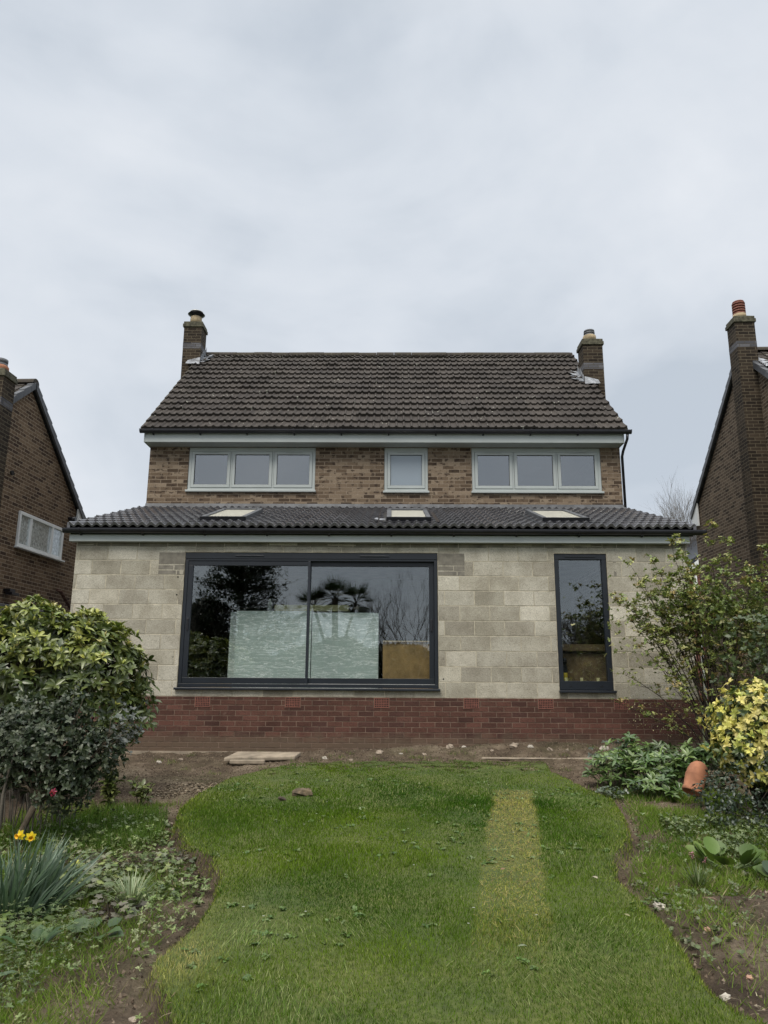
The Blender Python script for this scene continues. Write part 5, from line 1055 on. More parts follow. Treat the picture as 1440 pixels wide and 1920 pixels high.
# old flower heads of the hydrangea
B = (4.35, -2.45, gh(4.35, -2.45)); pl = plant('hydrangea', 'shrub with brown dried flower heads at the right edge behind the yellow bush', 'shrub', B); rng = np.random.default_rng(41); mb = MB(); HD = [(4.42, 1.93), (4.30, 1.62), (4.42, 1.35), (4.10, 1.28), (4.33, 1.15), (4.45, 2.3), (4.55, 1.75), (4.22, 1.02), (4.5, 1.0), (4.62, 1.5), (4.05, 1.05)]
for i, (x, z) in enumerate(HD):
    y = -2.45 + rng.normal(0, .15); e1 = Vector((x - B[0], y - B[1], z - B[2])); mb.tube([(rng.normal(0, .05), rng.normal(0, .05), -.03), (e1.x * .5, e1.y * .5, e1.z * .55), e1], [.008, .006, .004], 5, cap=False)
    fl = Leaves(); n = 130; u = rdir(rng, n, .35); c0 = np.array(e1[:]) + u * np.array([.085, .075, .048]); fl.add(DIAM, c0, u + rng.normal(0, .4, u.shape), .018, .009, cols(rng, n, [(.15, .09, .055), (.10, .065, .04), (.20, .13, .085)], .2)); fl.build('dried_flower_head', M['leaf'], pl)
mb.build('stem', M['twig'], pl); lv = Leaves(); n = 260; q = np.stack([rng.normal(0, .25, n), rng.normal(0, .2, n), rng.uniform(.4, 1.9, n)], 1); rosettes(lv, rng, q, rdir(rng, n, .7), 4, 1.0, .075, .022, [(.05, .075, .03), (.08, .11, .05)]); lv.build('foliage', M['leaf'], pl)
# golden choisya
B = (3.48, -3.85, gh(3.48, -3.85)); pl = plant('yellow_shrub', 'bright yellow-leaved shrub above the ivy at the right edge', 'shrub', B); rng = np.random.default_rng(51)
CL = [(3.52, -3.85, .62, .46, .42, .38), (3.28, -3.95, .44, .26, .3, .26), (3.75, -3.9, .42, .38, .35, .42), (3.42, -4.05, .28, .22, .2, .2)]
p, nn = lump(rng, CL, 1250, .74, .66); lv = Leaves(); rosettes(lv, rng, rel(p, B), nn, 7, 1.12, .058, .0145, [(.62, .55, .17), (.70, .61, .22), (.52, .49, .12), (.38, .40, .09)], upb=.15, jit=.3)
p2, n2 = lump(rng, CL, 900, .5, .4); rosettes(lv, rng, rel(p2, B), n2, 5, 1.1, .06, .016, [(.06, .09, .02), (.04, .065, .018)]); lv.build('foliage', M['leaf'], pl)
mb = MB(); stems(mb, rng, (0, 0, -.05), [rel(q, B) for q in p[rng.choice(len(p), 40, replace=False)]], .012, .003); mb.build('stem', M['twig'], pl)
# ivy mound below
B = (3.25, -4.15, gh(3.25, -4.15)); pl = plant('ivy', 'dark glossy ivy mound beneath the yellow shrub', 'ivy', B); rng = np.random.default_rng(61)
CL = [(3.25, -4.2, .10, .42, .35, .26), (3.6, -4.3, .05, .4, .4, .25), (2.95, -4.15, .05, .22, .25, .14), (3.05, -4.5, -.08, .35, .25, .14)]
p, nn = lump(rng, CL, 2300, .8, .75); p[:, 2] = np.maximum(p[:, 2], -.13); lv = Leaves(); lv.add(LOBED, rel(p, B), nn * .6 + rng.normal(0, .5, p.shape) + [0, 0, -.3], rng.uniform(.03, .055, len(p)), .021, cols(rng, len(p), [(.020, .035, .020), (.032, .05, .028), (.055, .075, .045), (.026, .04, .022)], .2), n=nn); lv.build('foliage', M['gloss'], pl)
mb = MB(); stems(mb, rng, (0, 0, -.03), [rel(q, B) for q in p[rng.choice(len(p), 20, replace=False)]], .005, .002); mb.build('stem', M['twig'], pl)
# hellebores and low leafy clumps along the wall
def leafy(x, y, r, h_, n, s, w, pal, lab, seed, nm='hellebore', cat='hellebore', grp='leafy perennials in the right bed by the plinth'):
    if nm == 'hellebore': h_ *= 1.2; r *= 1.12; n = int(n * 1.2)
    rng = np.random.default_rng(seed); B = (x, y, gh(x, y)); pl = plant(nm, lab, cat, B, grp); a = rng.uniform(0, 6.28, n); q = r * rng.random(n) ** .55; p = np.stack([np.cos(a) * q, np.sin(a) * q * .8, h_ * rng.uniform(.35, 1.05, n) * (1 - .35 * (q / r) ** 2)], 1)
    lv = Leaves(); rosettes(lv, rng, p, np.stack([np.cos(a) * .4, np.sin(a) * .4 - .2, np.ones(n)], 1), 7, 1.25, s, w, pal, jit=.2); lv.build('leaves', M['gloss'], pl)
    mb = MB(); [mb.tube([(p[k, 0] * .3, p[k, 1] * .3, -.02), tuple(p[k])], .003, 4, cap=False) for k in range(0, n, 2)]; mb.build('leaf_stalk', M['stemg'], pl)
HG = [(.065, .12, .03), (.09, .15, .038), (.05, .095, .028), (.12, .18, .05)]
leafy(2.48, -2.55, .28, .34, 60, .10, .016, HG, 'hellebore clump nearest the lawn on the right, below the last visible air brick', 1); leafy(2.95, -2.75, .30, .33, 62, .11, .017, HG, 'middle hellebore clump of the right bed', 2); leafy(3.2, -2.1, .34, .36, 60, .11, .016, [(.06, .095, .03), (.075, .11, .04)], 'hellebore clump furthest back behind the clay pot', 3)
leafy(2.62, -1.75, .22, .44, 26, .05, .012, [(.07, .09, .07), (.10, .12, .09)], 'thin grey-green seedling standing against the brick plinth', 4, nm='grey_seedling', cat='seedling'); leafy(2.72, -3.1, .24, .2, 40, .09, .015, HG, 'low hellebore clump in front of the others at the right lawn corner', 5)
leafy(2.25, -3.15, .16, .12, 34, .035, .012, [(.06, .085, .055), (.085, .11, .07)], 'low grey-leaved mat at the right corner of the lawn', 6, nm='grey_mat_plant', cat='ground plant')
leafy(3.35, -2.75, .26, .42, 46, .12, .018, HG, 'tall hellebore clump directly behind the terracotta pot', 8); leafy(2.75, -2.2, .26, .42, 46, .11, .017, HG, 'tall hellebore clump between the grey seedling and the lawn corner', 9)
leafy(3.45, -2.6, .22, .42, 30, .05, .014, [(.11, .13, .10), (.07, .09, .06)], 'pale grey-leaved plant between the hellebores and the yellow shrub', 7, nm='grey_leaved_plant', cat='perennial')
# bergenia
broad(2.38, -5.55, 24, .13, [(.09, .155, .025), (.13, .19, .035), (.07, .12, .025)], 'round glossy bergenia leaves at the right edge', 5, nm='bergenia', cat='bergenia', tpl=ROUND, w=.46, el=(.9, 3.0), mat='leaf', spread=.13)
broad(2.62, -5.95, 14, .12, [(.08, .13, .03), (.05, .08, .04)], 'smaller bergenia clump cut by the right edge', 6, nm='bergenia', cat='bergenia', tpl=ROUND, w=.46, el=(.9, 3.0), mat='leaf', spread=.11)
# pink grape hyacinth and its tuft
B = (2.0, -5.95, gh(2.0, -5.95)); pl = plant('pink_hyacinth', 'grassy tuft with two small pink flower spikes in the right bed', 'flower', B); rng = np.random.default_rng(71); lv = Leaves(); n = 95; a = rng.uniform(0, 6.28, n); s_ = rng.uniform(.2, 1.3, n)
lv.add(BLADE, np.zeros((n, 3)) + np.stack([np.cos(a), np.sin(a), 0 * a], 1) * .02, np.stack([np.cos(a) * s_, np.sin(a) * s_, np.ones(n)], 1), rng.uniform(.10, .18, n), .0028, cols(rng, n, [(.085, .13, .04), (.12, .16, .06)], .15)); lv.build('leaves', M['leaf'], pl)
for x, z, nf in ((-.03, .20, 26), (.05, .165, 14)):
    mb = MB(); mb.tube([(0, 0, 0), (x * .7, -.01, z * .6), (x, -.02, z)], .002, 5, cap=False); mb.build('flower_stem', M['stemg'], pl)
    fl = Leaves(); q = np.stack([x + rng.normal(0, .006, nf), -.02 + rng.normal(0, .006, nf), z + rng.uniform(-.02, .022, nf)], 1); fl.add(ROUND, q, rdir(rng, nf), .010, .005, cols(rng, nf, [(.50, .22, .33), (.6, .38, .46), (.38, .12, .22)], .1)); fl.build('flower_spike', M['petal'], pl)
# --- terracotta pot on its side
B = (2.90, -3.62, -.02); pl = plant('terracotta_pot', 'terracotta pot leaning over with its mouth down in the grass beside the ivy', 'pot', B)
ax = Vector((.42, .25, .80)).normalized(); T_ = ax.to_track_quat('Z', 'Y').to_matrix().to_4x4()
mb = MB(); mb.lathe([(.045, .03), (.078, -.005), (.088, -.008), (.096, .0), (.094, .03), (.088, .035), (.096, .09), (.102, .15), (.098, .21), (.082, .265), (.05, .30), (.02, .312), (0, .314)], (0, 0, 0), 30, M=T_); o = mb.build('pot_body', M['terra'], pl)
mb = MB(); mb.lathe([(.082, .005), (.078, .07), (.0, .10)], (0, 0, 0), 24, M=T_); mb.build('pot_inside', M['claydark'], pl)
mb = MB(); mb.lathe([(.1025, .148), (.1045, .155), (.1025, .162)], (0, 0, 0), 30, M=T_); mb.build('moulded_band', M['terra'], pl)
# --- broken coping and bricks beside the wall's right corner
mb = MB(); mb.box(4.54, 4.80, -.9, -.2, .30, .40); mb.box(4.56, 4.78, -.85, -.25, -.1, .298); o = mb.build('garden_wall_end', M['slab'], bevel=.01); tag(o, 'short pale coping and stub of garden wall at the right corner of the extension', 'wall')
mb = MB(); mb.box(4.3, 4.52, -.55, -.3, .0, .12); tag(mb.build('loose_brick', M['redhouse'], bevel=.006), 'loose red brick by the stub of garden wall', 'brick')
# ------------------------------------------------------------------ slab, stones, leaves on the ground
def stone(name, x, y, r, mat, label, cat='stone', group=None, seed=0, flat=.55):
    rng = np.random.default_rng(seed + 100); mb = MB(); n = 9; rings = 5
    for i in range(1, rings):
        th = math.pi * i / rings
        for k in range(n):
            a = 2 * math.pi * k / n; rr = r * (1 + rng.normal(0, .16)); mb.v.append((rr * math.sin(th) * math.cos(a), rr * math.sin(th) * math.sin(a) * .8, rr * math.cos(th) * flat))
    for i in range(rings - 2):
        for k in range(n): mb.f.append((i * n + k, (i + 1) * n + k, (i + 1) * n + (k + 1) % n, i * n + (k + 1) % n)); mb.m.append(0); mb.sm.append(False)
    mb.f.append(tuple(range(n))); mb.m.append(0); mb.sm.append(False); mb.f.append(tuple((rings - 2) * n + k for k in reversed(range(n)))); mb.m.append(0); mb.sm.append(False)
    o = mb.build(name, mat, loc=(x, y, gh(x, y) + r * flat * .35)); o.rotation_euler = (rng.normal(0, .2), rng.normal(0, .2), rng.uniform(0, 3)); return tag(o, label, cat, group)
sl = plant('paving_slab', 'worn sloping paving slab on the soil between plinth and lawn', 'paving slab', (-1.78, -.55, gh(-1.78, -.55)))
mb = MB(); Pz = [(-.45, -.42, .055), (.47, -.20, .06), (.50, .20, .075), (-.38, .12, .085)]; b_ = 0
mb.v += [p for p in Pz] + [(p[0], p[1], p[2] - .055) for p in Pz]
for f in ((0, 1, 2, 3), (7, 6, 5, 4), (0, 4, 5, 1), (1, 5, 6, 2), (2, 6, 7, 3), (3, 7, 4, 0)): mb.f.append(f); mb.m.append(0); mb.sm.append(False)
mb.build('slab', M['slab'], sl, bevel=.015)
mb = MB(); mb.box(-.36, .1, -.47, -.40, -.02, .03); mb.build('broken_piece', M['slab'], sl, bevel=.01)
for i, (x, y, r, lab) in enumerate([(-.93, -.55, .05, 'pale stone just right of the paving slab'), (-.55, -.75, .035, 'flat pale chip on the soil below the middle of the door'), (-.18, -.35, .055, 'pale stone against the plinth under the right door panel'), (.12, -.42, .035, 'small white stone right of the door centre'), (.45, -.5, .035, 'rounded pale stone under the door edge'), (.82, -.30, .06, 'pale stone below the fourth air brick'), (1.02, -.22, .045, 'upright stone chip leaning by the plinth'), (1.4, -.38, .03, 'small stone on the soil bank'), (1.72, -.30, .06, 'broad pale stone on top of the soil bank'), (1.95, -.33, .045, 'pale stone in a row on the soil bank'), (2.2, -.42, .05, 'grey stone below the fifth air brick'), (2.42, -.5, .035, 'small stone under the tall window'), (2.95, -.42, .065, 'rough pale stone below the tall window corner'), (3.1, -.55, .05, 'brownish stone left of the hellebores'), (-2.9, -.6, .04, 'white stone at the left foot of the plinth'), (-3.15, -.75, .045, 'white stone beside the evergreen shrub')]):
    stone('pale_stone', x, y, r, M['stone'] if i % 3 else M['palestone'], lab, group='stones along the foot of the wall', seed=i)
for i, (x, y, r, lab, mt) in enumerate([(1.62, -6.31, .045, 'white crumbly stone in the soil at the right lawn edge', 'palestone'), (1.76, -6.67, .022, 'small pink stone in the right bed', 'pinkstone'), (1.72, -7.25, .02, 'small pinkish stone low in the right bed', 'pinkstone'), (1.53, -7.42, .03, 'pale stone on the cut lawn edge at lower right', 'palestone'), (1.85, -6.12, .02, 'small peach stone by the pink flower tuft', 'pinkstone'), (-1.6, -7.55, .012, 'tiny pink and white pebble in the left foreground', 'pinkstone'), (-1.12, -7.62, .022, 'grey pebble on the soil by the lower left lawn edge', 'stone'), (-2.62, -3.62, .05, 'white stone on the soil of the left bed', 'palestone'), (-2.02, -4.02, .025, 'pale stone at the corner of the cut lawn edge', 'stone'), (-1.35, -6.9, .018, 'small pale stone on bare soil beside the dry lawn edge', 'stone'), (-1.45, -5.9, .02, 'small tan stone right of the strappy clump', 'stone')]):
    stone('bed_stone', x, y, r, M[mt], lab, group='loose stones in the beds', seed=40 + i)
def fallen(x, y, L_, w_, col, lab, rz, seed):
    lv = Leaves(); lv.add(LEAF, np.zeros((1, 3)), np.array([(math.cos(rz), math.sin(rz), .12)]), L_, w_, np.array([col])); o = lv.build('fallen_leaf', M['leaf']); o.location = (x, y, gh(x, y) + .05)
    md = o.modifiers.new('thick', 'SOLIDIFY'); md.thickness = .001; return tag(o, lab, 'leaf', 'dead leaves on the lawn and bed')
fallen(1.30, -6.15, .055, .015, (.42, .38, .28), 'pale dead leaf on the lawn left of the white stone', 2.0, 1); fallen(1.30, -6.8, .05, .011, (.30, .29, .14), 'yellowish dead leaf on the lawn further down at right', 2.2, 2)
fallen(.62, -7.2, .05, .012, (.22, .26, .16), 'grey-green dead leaf at the foot of the dry strip', .1, 3); fallen(.72, -5.95, .045, .015, (.28, .16, .10), 'brown dead leaf lying on the dry strip', .8, 4); fallen(1.9, -6.25, .10, .018, (.22, .14, .10), 'long brown dead leaf by the pink flower tuft', -.5, 5)
mb = MB(); stone('turf_clod', -.88, -3.52, .095, M['clod'], 'brown lump of dug turf on the lawn near its top', 'turf clod', None, 77, .4); stone('earth_clod', -1.06, -3.6, .06, M['darkclod'], 'small dark heap of earth left of the turf lump', 'earth clod', None, 78, .35)
mb = MB(); rr = random.Random(3); xx = 1.25
pvx = [(1.2, -.80), (1.45, -.76), (1.7, -.79), (2.3, -.77), (2.85, -.72), (2.86, -.78), (2.3, -.86), (2.0, -.83), (1.7, -.87), (1.2, -.84)]
mb.prism([(p[0], p[1]) for p in pvx], 'z', -.02, gh(2, -.8) + .02); tag(mb.build('buried_kerb', M['slab'], bevel=.01), 'pale edge of a buried concrete strip in the soil below the tall window', 'kerb')
# loose stuff: clods, chips, straw
rng = np.random.default_rng(90)
TET = (np.array([(0, 0, .9), (-.9, -.5, -.2), (.9, -.5, -.2), (0, .9, -.2), (.3, .2, -.9)], float), np.array([(0, 1, 2), (0, 2, 3), (0, 3, 1), (4, 2, 1), (4, 3, 2), (4, 1, 3)]), np.zeros((0, 4), int))
def bedpts(n, x0, x1, y0, y1, cond): x = rng.uniform(x0, x1, n); y = rng.uniform(y0, y1, n); k = cond(x, y); return x[k], y[k]
lv = Leaves(); 
for n, s0, s1, pal in ((26000, .004, .014, [(.10, .075, .055), (.15, .115, .085), (.065, .048, .036), (.20, .16, .12)]), (3200, .005, .014, [(.20, .16, .12), (.09, .065, .05), (.26, .22, .17)])):
    x, y = bedpts(n, -3.6, 3.6, -8.2, -.05, lambda x, y: (lawn_dist(x, y) < .0)); k = len(x); s = rng.uniform(s0, s1, k); p = np.stack([x, y, ground_h(x, y) + s * .2], 1); lv.add(TET, p, rdir(rng, k) * [1, 1, .3], s, s * rng.uniform(.6, 1.1, k), cols(rng, k, pal, .2))
tag(lv.build('soil_clods', M['crumb'], smooth=False), kind='stuff')
lv = Leaves(); x, y = bedpts(16000, -3.4, 3.4, -8.2, -.3, lambda x, y: (lawn_dist(x, y) < .05) & (rng.random(len(x)) < np.clip(fbm(x * 2, y * 2) * 3 - .9, .05, 1))); k = len(x); a = rng.uniform(0, 6.28, k)
lv.add(BLADE, np.stack([x, y, ground_h(x, y) + rng.uniform(.003, .02, k)], 1), np.stack([np.cos(a), np.sin(a), rng.normal(0, .12, k)], 1), rng.uniform(.02, .08, k), rng.uniform(.001, .003, k), cols(rng, k, [(.22, .18, .12), (.15, .11, .075), (.09, .07, .05), (.28, .25, .17)], .15))
n = 900; x = rng.uniform(-2.6, -1.75, n); y = rng.uniform(-2.85, -2.2, n); k = lawn_dist(x, y) < -.02; x, y = x[k], y[k]; k = len(x); a = rng.uniform(0, 6.28, k); lv.add(DIAM, np.stack([x, y, ground_h(x, y) + .008], 1), np.stack([np.cos(a), np.sin(a), rng.normal(0, .15, k)], 1), rng.uniform(.02, .06, k), rng.uniform(.006, .016, k), cols(rng, k, [(.24, .19, .13), (.17, .13, .09), (.32, .27, .2)], .15))
tag(lv.build('leaf_litter', M['crumb']), kind='stuff')
# weeds and rough grass of the beds
def bed_pal(x, y, patch, rng):
    k = len(x); a = np.array((.085, .16, .022)); b2 = np.array((.175, .25, .045)); t_ = np.clip(patch * 2 - .4, 0, 1)[:, None]; c = a * (1 - t_) + b2 * t_
    st = rng.random((k, 1)) < .16; c = np.where(st, np.array((.30, .27, .15)), c); return c * (1 + .2 * rng.standard_normal((k, 1)))
def bed_mask(x, y):
    d = -lawn_dist(x, y); left = x < 0
    g = np.where(left, np.clip((fbm(x * 1.9 + 2, y * 1.9) - .33) * 6, 0, 1) * np.clip((-3.3 - y) / .7, 0, 1), np.clip((fbm(x * 1.7 + 9, y * 1.7) - .30) * 6, 0, 1) * np.clip((-2.6 - y) / .8, 0, 1) * np.clip((y + 6.9) / .9, .15, 1))
    soil_edge = np.where(left & (y < -4.8), np.clip((d - .12) / .45, 0, 1), np.clip((d - .05) / .18, 0, 1)); return (d > .02) * g * soil_edge
lv = Leaves(); a = grass('b', 125000, (-3.6, 0, -8.3, -3.2), .08, .0022, bed_pal, bed_mask, lean=.8); lv.add(BLADE, *a[:5], a[5]); a = grass('b', 95000, (1.3, 3.8, -8.3, -2.6), .08, .0022, bed_pal, bed_mask, lean=.8); lv.add(BLADE, *a[:5], a[5])
tx = rng.uniform(-2.9, -1.9, 2600); ty = rng.uniform(-5.0, -3.7, 2600); k = lawn_dist(tx, ty) < -.1; tx, ty = tx[k], ty[k]; k = len(tx); a = rng.uniform(0, 6.28, k); lv.add(BLADE, np.stack([tx, ty, ground_h(tx, ty)], 1), np.stack([np.cos(a) * .5, np.sin(a) * .5, np.ones(k)], 1), rng.uniform(.08, .16, k), .0022, cols(rng, k, [(.07, .13, .025), (.10, .17, .035)], .15))
for q in range(46):
    cx, cy_ = rng.uniform(-3.2, 3.2), rng.uniform(-1.6, -.25)
    if lawn_dist(cx, cy_) > .05: continue
    n = rng.integers(14, 50); x, y = cx + rng.normal(0, .05, n), cy_ + rng.normal(0, .04, n); a = rng.uniform(0, 6.28, n); lv.add(BLADE, np.stack([x, y, ground_h(x, y)], 1), np.stack([np.cos(a) * .8, np.sin(a) * .8, np.ones(n)], 1), rng.uniform(.025, .07, n), .0022, cols(rng, n, [(.08, .14, .03), (.13, .18, .05), (.25, .22, .12)], .15))
tag(lv.build('bed_grass', M['grassm'], smooth=False), kind='stuff')
lv = Leaves()
def weeds(n, x0, x1, y0, y1, s, w, tpl, per, pal, thr, hh, fr=1.6, seed=0):
    x, y = bedpts(n, x0, x1, y0, y1, lambda x, y: (lawn_dist(x, y) < -.05) & (fbm(x * fr + seed, y * fr + seed) > thr)); k = len(x); p = np.stack([x, y, ground_h(x, y) + rng.uniform(.004, hh, k)], 1); nn = rdir(rng, k, 2.0); rosettes(lv, rng, p, nn, per, 1.2, s, w, pal, tpl=tpl, jit=.3)
weeds(2600, -3.6, -.9, -8.3, -4.6, .026, .006, LEAF, 6, [(.11, .165, .045), (.16, .21, .065), (.19, .22, .10)], .44, .12, seed=3)
weeds(900, -3.6, -1.0, -8.3, -4.0, .045, .012, LEAF, 5, [(.08, .12, .04), (.12, .16, .06)], .52, .10, seed=8)
weeds(1300, -3.2, -1.2, -6.2, -3.9, .03, .014, ROUND, 4, [(.09, .13, .04), (.13, .17, .055)], .45, .06, seed=5)
weeds(1700, 1.4, 3.8, -7.2, -2.9, .024, .007, LEAF, 5, [(.09, .13, .045), (.13, .17, .07)], .47, .07, seed=13)
weeds(900, 1.4, 3.8, -8.2, -4.9, .03, .012, ROUND, 4, [(.09, .12, .045), (.14, .15, .08)], .50, .04, seed=17)
weeds(2200, 2.3, 3.8, -5.9, -4.3, .028, .008, LEAF, 5, [(.08, .12, .04), (.12, .155, .06)], .38, .10, seed=23)
# cleavers: whorls stacked on thin stems in the left foreground
for s in range(230):
    x, y = rng.uniform(-2.7, -1.6), rng.uniform(-7.6, -6.7); l = rng.normal(0, .25, 2); H_ = rng.uniform(.08, .2); z0 = gh(x, y); q = np.array([(x + l[0] * u * H_, y + l[1] * u * H_, z0 + u * H_) for u in (.35, .6, .8, 1.0)]); rosettes(lv, rng, q, np.tile([(0, 0, 1.)], (4, 1)), 7, 1.25, .022, .0028, [(.085, .13, .045), (.11, .15, .06)], upb=1, jit=.1)
tag(lv.build('weeds', M['leaf']), kind='stuff')
n = 420; x = rng.uniform(-2, 2, n); y = rng.uniform(-8.2, -1.5, n); k = (lawn_dist(x, y) > .05) & (fbm(x * 2.2 + 50, y * 2.2) > .47); x, y = x[k], y[k]; lv = Leaves(); k = len(x)
q = np.stack([x, y, ground_h(x, y) + .012], 1).repeat(3, 0) + rng.normal(0, .02, (k * 3, 3)) * [1, 1, .15]; rosettes(lv, rng, q, np.tile([(0, 0, 1.)], (k * 3, 1)), 5, 1.3, .024, .009, [(.10, .17, .04), (.07, .13, .03), (.14, .19, .07)], jit=.2)
tag(lv.build('clover', M['leaf']), kind='stuff')
# daisies: tiny white heads on the lawn
n = 26; x = rng.uniform(-1.8, 1.7, n); y = rng.uniform(-7, -2.2, n); lv = Leaves(); k = lawn_dist(x, y) > .1; x, y = x[k], y[k]
for j in range(6): a = np.full(len(x), j * math.pi / 3); lv.add(ROUND, np.stack([x, y, ground_h(x, y) + .045], 1), np.stack([np.cos(a), np.sin(a), 0 * a + .1], 1), .008, .003, np.full((len(x), 3), .5))
tag(lv.build('clover_heads', M['petal']), kind='stuff')
# ------------------------------------------------------------------ trees
def branchy(mb, rng, p, d, L_, r, depth, spread=.5, up=.25, nk=3, seg=3):
    pts = [Vector(p)]; dd = Vector(d).normalized()
    for i in range(seg): dd = (dd + Vector(rng.normal(0, .10, 3)) + Vector((0, 0, up * .12))).normalized(); pts.append(pts[-1] + dd * L_ / seg)
    mb.tube(pts, [r * (1 - .45 * i / seg) for i in range(seg + 1)], 5 if depth > 2 else 3, cap=False)
    if depth <= 0: return
    for k in range(nk):
        u = rng.uniform(.35, 1.0); i = min(int(u * seg), seg - 1); q = pts[i].lerp(pts[i + 1], u * seg - i); nd = (dd + Vector(nrm(rng.normal(0, 1, (1, 3)))[0]) * spread + Vector((0, 0, up))).normalized()
        branchy(mb, rng, q, nd, L_ * rng.uniform(.55, .8), r * .58, depth - 1, spread, up, nk, seg)
def bare_tree(x, y, H_, lab, seed, group, depth=5, r=.14, spread=.55, up=.35, nstem=3, lean=.25, nk=4, name='bare_tree'):
    rng = np.random.default_rng(seed); B = (x, y, float(base_h(x, y)) - .1); pl = plant(name, lab, 'tree', B, group); mb = MB(); mb.tube([(0, 0, 0), (.03, 0, H_ * .12), (0, .03, H_ * .25)], [r, r * .85, r * .75], 9, cap=False); mb.build('trunk', M['bark'], pl); mb = MB()
    for k in range(nstem): a = 2 * math.pi * k / nstem + .5; branchy(mb, rng, (0, .03, H_ * .24), (math.cos(a) * lean, math.sin(a) * lean, 1), H_ * .36, r * .55, depth, spread, up, nk)
    mb.build('crown', M['baretwig'], pl)
bare_tree(14.3, 25, 9.0, 'tall bare tree beyond the houses, standing left against the right house gable', 3, 'bare trees beyond the houses', r=.07, nstem=4); bare_tree(17.0, 27, 10.2, 'tallest bare tree beyond the houses, partly hidden by the right house gable', 4, 'bare trees beyond the houses', r=.08, nstem=4); bare_tree(12.6, 27, 8.1, 'lower bare tree furthest left beyond the extension roof', 6, 'bare trees beyond the houses', r=.055, nstem=3)
# trees behind the viewer, seen as reflections in the glass
bare_tree(-.5, -24, 5.6, 'bare shrubby tree reflected in the right door panel', 11, 'trees behind the viewer', depth=5, r=.06, nstem=4, lean=.6, spread=.65, nk=3)
bare_tree(1.1, -24, 6.8, 'bare tree reflected at the right end of the sliding door', 12, 'trees behind the viewer', depth=5, r=.06, nstem=4, lean=.55, spread=.6, nk=3)
bare_tree(9.2, -25, 5.4, 'dense bare tree reflected in the tall window', 13, 'trees behind the viewer', depth=4, r=.1, nstem=6, lean=.6, spread=.6)
bare_tree(11.0, -26, 5.6, 'second bare tree reflected at the right of the tall window', 14, 'trees behind the viewer', depth=4, r=.1, nstem=6, lean=.6, spread=.6)
bare_tree(-10.5, -24, 5.5, 'bare tree reflected at the left end of the sliding door', 15, 'trees behind the viewer', depth=4, r=.09, nstem=5, lean=.5, spread=.6)
def conifer(x, y, H_, lab, seed, rad=2.6):
    rng = np.random.default_rng(seed); B = (x, y, float(base_h(x, y))); pl = plant('evergreen_tree', lab, 'tree', B, 'trees behind the viewer'); mb = MB(); mb.tube([(0, 0, 0), (0, 0, H_ * .5), (0, 0, H_ * .96)], [.22, .14, .03], 8, cap=False); lv = Leaves(); P_ = []; D_ = []
    for i in range(210):
        z = H_ * rng.uniform(.12, .98); a = rng.uniform(0, 6.28); l = rad * (1 - z / H_) ** .55 * rng.uniform(.55, 1.1) + .25; d = Vector((math.cos(a), math.sin(a), rng.uniform(-.05, .45))).normalized(); mb.tube([(0, 0, z), tuple(Vector((0, 0, z)) + d * l)], [.03, .008], 4, cap=False)
        for j in range(95): u = rng.uniform(.25, 1.05); P_.append(tuple(Vector((0, 0, z)) + d * l * u + Vector(rng.normal(0, .16, 3)))); D_.append(tuple(d + Vector(rng.normal(0, .6, 3))))
    lv.add(DIAM, np.array(P_), np.array(D_), .22, .05, cols(rng, len(P_), [(.02, .03, .015), (.03, .045, .02)], .2)); mb.build('trunk', M['bark'], pl); lv.build('crown', M['leaf'], pl)
bare_tree(-4.6, -26, 5.6, 'small bare tree reflected between the evergreen and the palm', 17, 'trees behind the viewer', depth=4, r=.05, nstem=5, lean=.6, spread=.6)
conifer(-7.6, -26, 9.5, 'dark evergreen tree reflected in the left door panel', 1, 3.6); conifer(-9.8, -27, 6.2, 'lower dark evergreen reflected at the far left of the door', 2, 2.0)
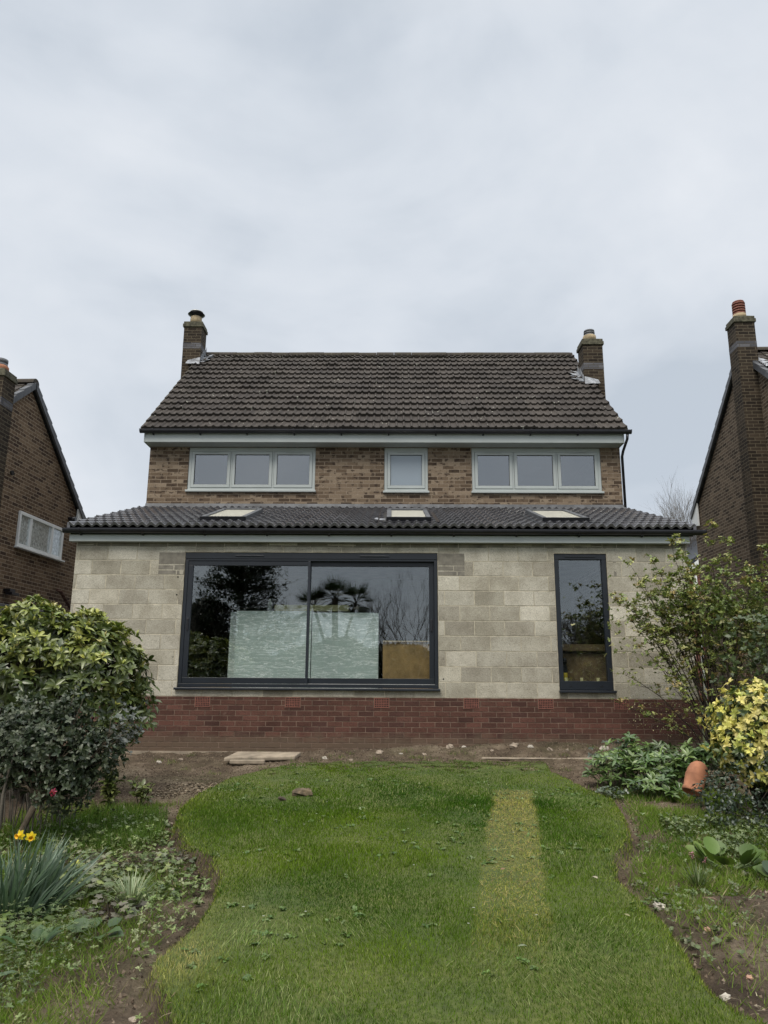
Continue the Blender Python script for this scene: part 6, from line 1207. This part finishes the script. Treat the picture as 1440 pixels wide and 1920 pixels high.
def palm(x, y, H_):
    rng = np.random.default_rng(5); B = (x, y, float(base_h(x, y))); pl = plant('palm_tree', 'fan palm reflected in the middle of the sliding door', 'tree', B, 'trees behind the viewer'); mb = MB(); mb.tube([(0, 0, 0), (.05, 0, H_ * .5), (0, 0, H_)], [.16, .14, .15], 10, cap=False); mb.build('trunk', M['bark'], pl); lv = Leaves(); st = MB()
    for hx, hz in ((0, 0), (-1.0, -.35), (1.0, -.2)):
        Hc = Vector((hx, 0, H_ + hz)); st.tube([(hx * .3, 0, H_ * .55), tuple(Hc)], .07, 6, cap=False)
        for i in range(30):
            a = rng.uniform(0, 6.28); el = rng.uniform(-.8, 1.35); d = Vector((math.cos(a) * math.cos(el), math.sin(a) * math.cos(el), math.sin(el))); c0 = Hc + d * .5; st.tube([tuple(Hc), tuple(c0)], .012, 4, cap=False); s = d.cross(Vector((0, 0, 1))).normalized(); n = 13; ang = np.linspace(-1.1, 1.1, n)
            dirs = np.array([(d * math.cos(q) + s * math.sin(q) + Vector((0, 0, -.12)))[:] for q in ang]); lv.add(BLADE, np.tile([c0[:]], (n, 1)), dirs, .85 * (1 - .25 * np.abs(ang)) * rng.uniform(.8, 1.1, n), .022, cols(rng, n, [(.03, .05, .02), (.045, .06, .03)], .15), n=np.tile([d.cross(s)[:]], (n, 1)))
    lv.build('crown', M['leaf'], pl); st.build('leaf_stalk', M['twig'], pl)
palm(-2.75, -24, 5.75)
def hedge(x0, x1, y, H_, lab, seed, n):
    rng = np.random.default_rng(seed); L_ = x1 - x0; B = ((x0 + x1) / 2, y, float(base_h(0, y))); pl = plant('hedge', lab, 'hedge', B); lv = Leaves(); x = rng.uniform(-L_ / 2, L_ / 2, n); top = H_ * (.72 + .45 * fbm(x * .6 + seed, x * 0 + 2)); z = top * rng.random(n) ** .6; yy = rng.normal(0, .5, n)
    lv.add(DIAM, np.stack([x, yy, z], 1), rdir(rng, n, .3), .24, .10, cols(rng, n, [(.025, .035, .016), (.04, .052, .024), (.05, .05, .03)], .25)); lv.build('foliage', M['leaf'], pl); mb = MB(); [mb.tube([(q, 0, 0), (q + .1, 0, H_ * .35), (q, .1, H_ * .7)], [.05, .04, .02], 5, cap=False) for q in np.arange(-L_ / 2, L_ / 2, 1.0)]; mb.build('stem', M['bark'], pl)
hedge(-16, 4, -27.5, 4.0, 'long dark hedge behind the viewer, reflected low in the sliding door', 1, 42000); hedge(4, 17, -28, 4.6, 'taller dark hedge behind the viewer, reflected in the tall window', 2, 34000)
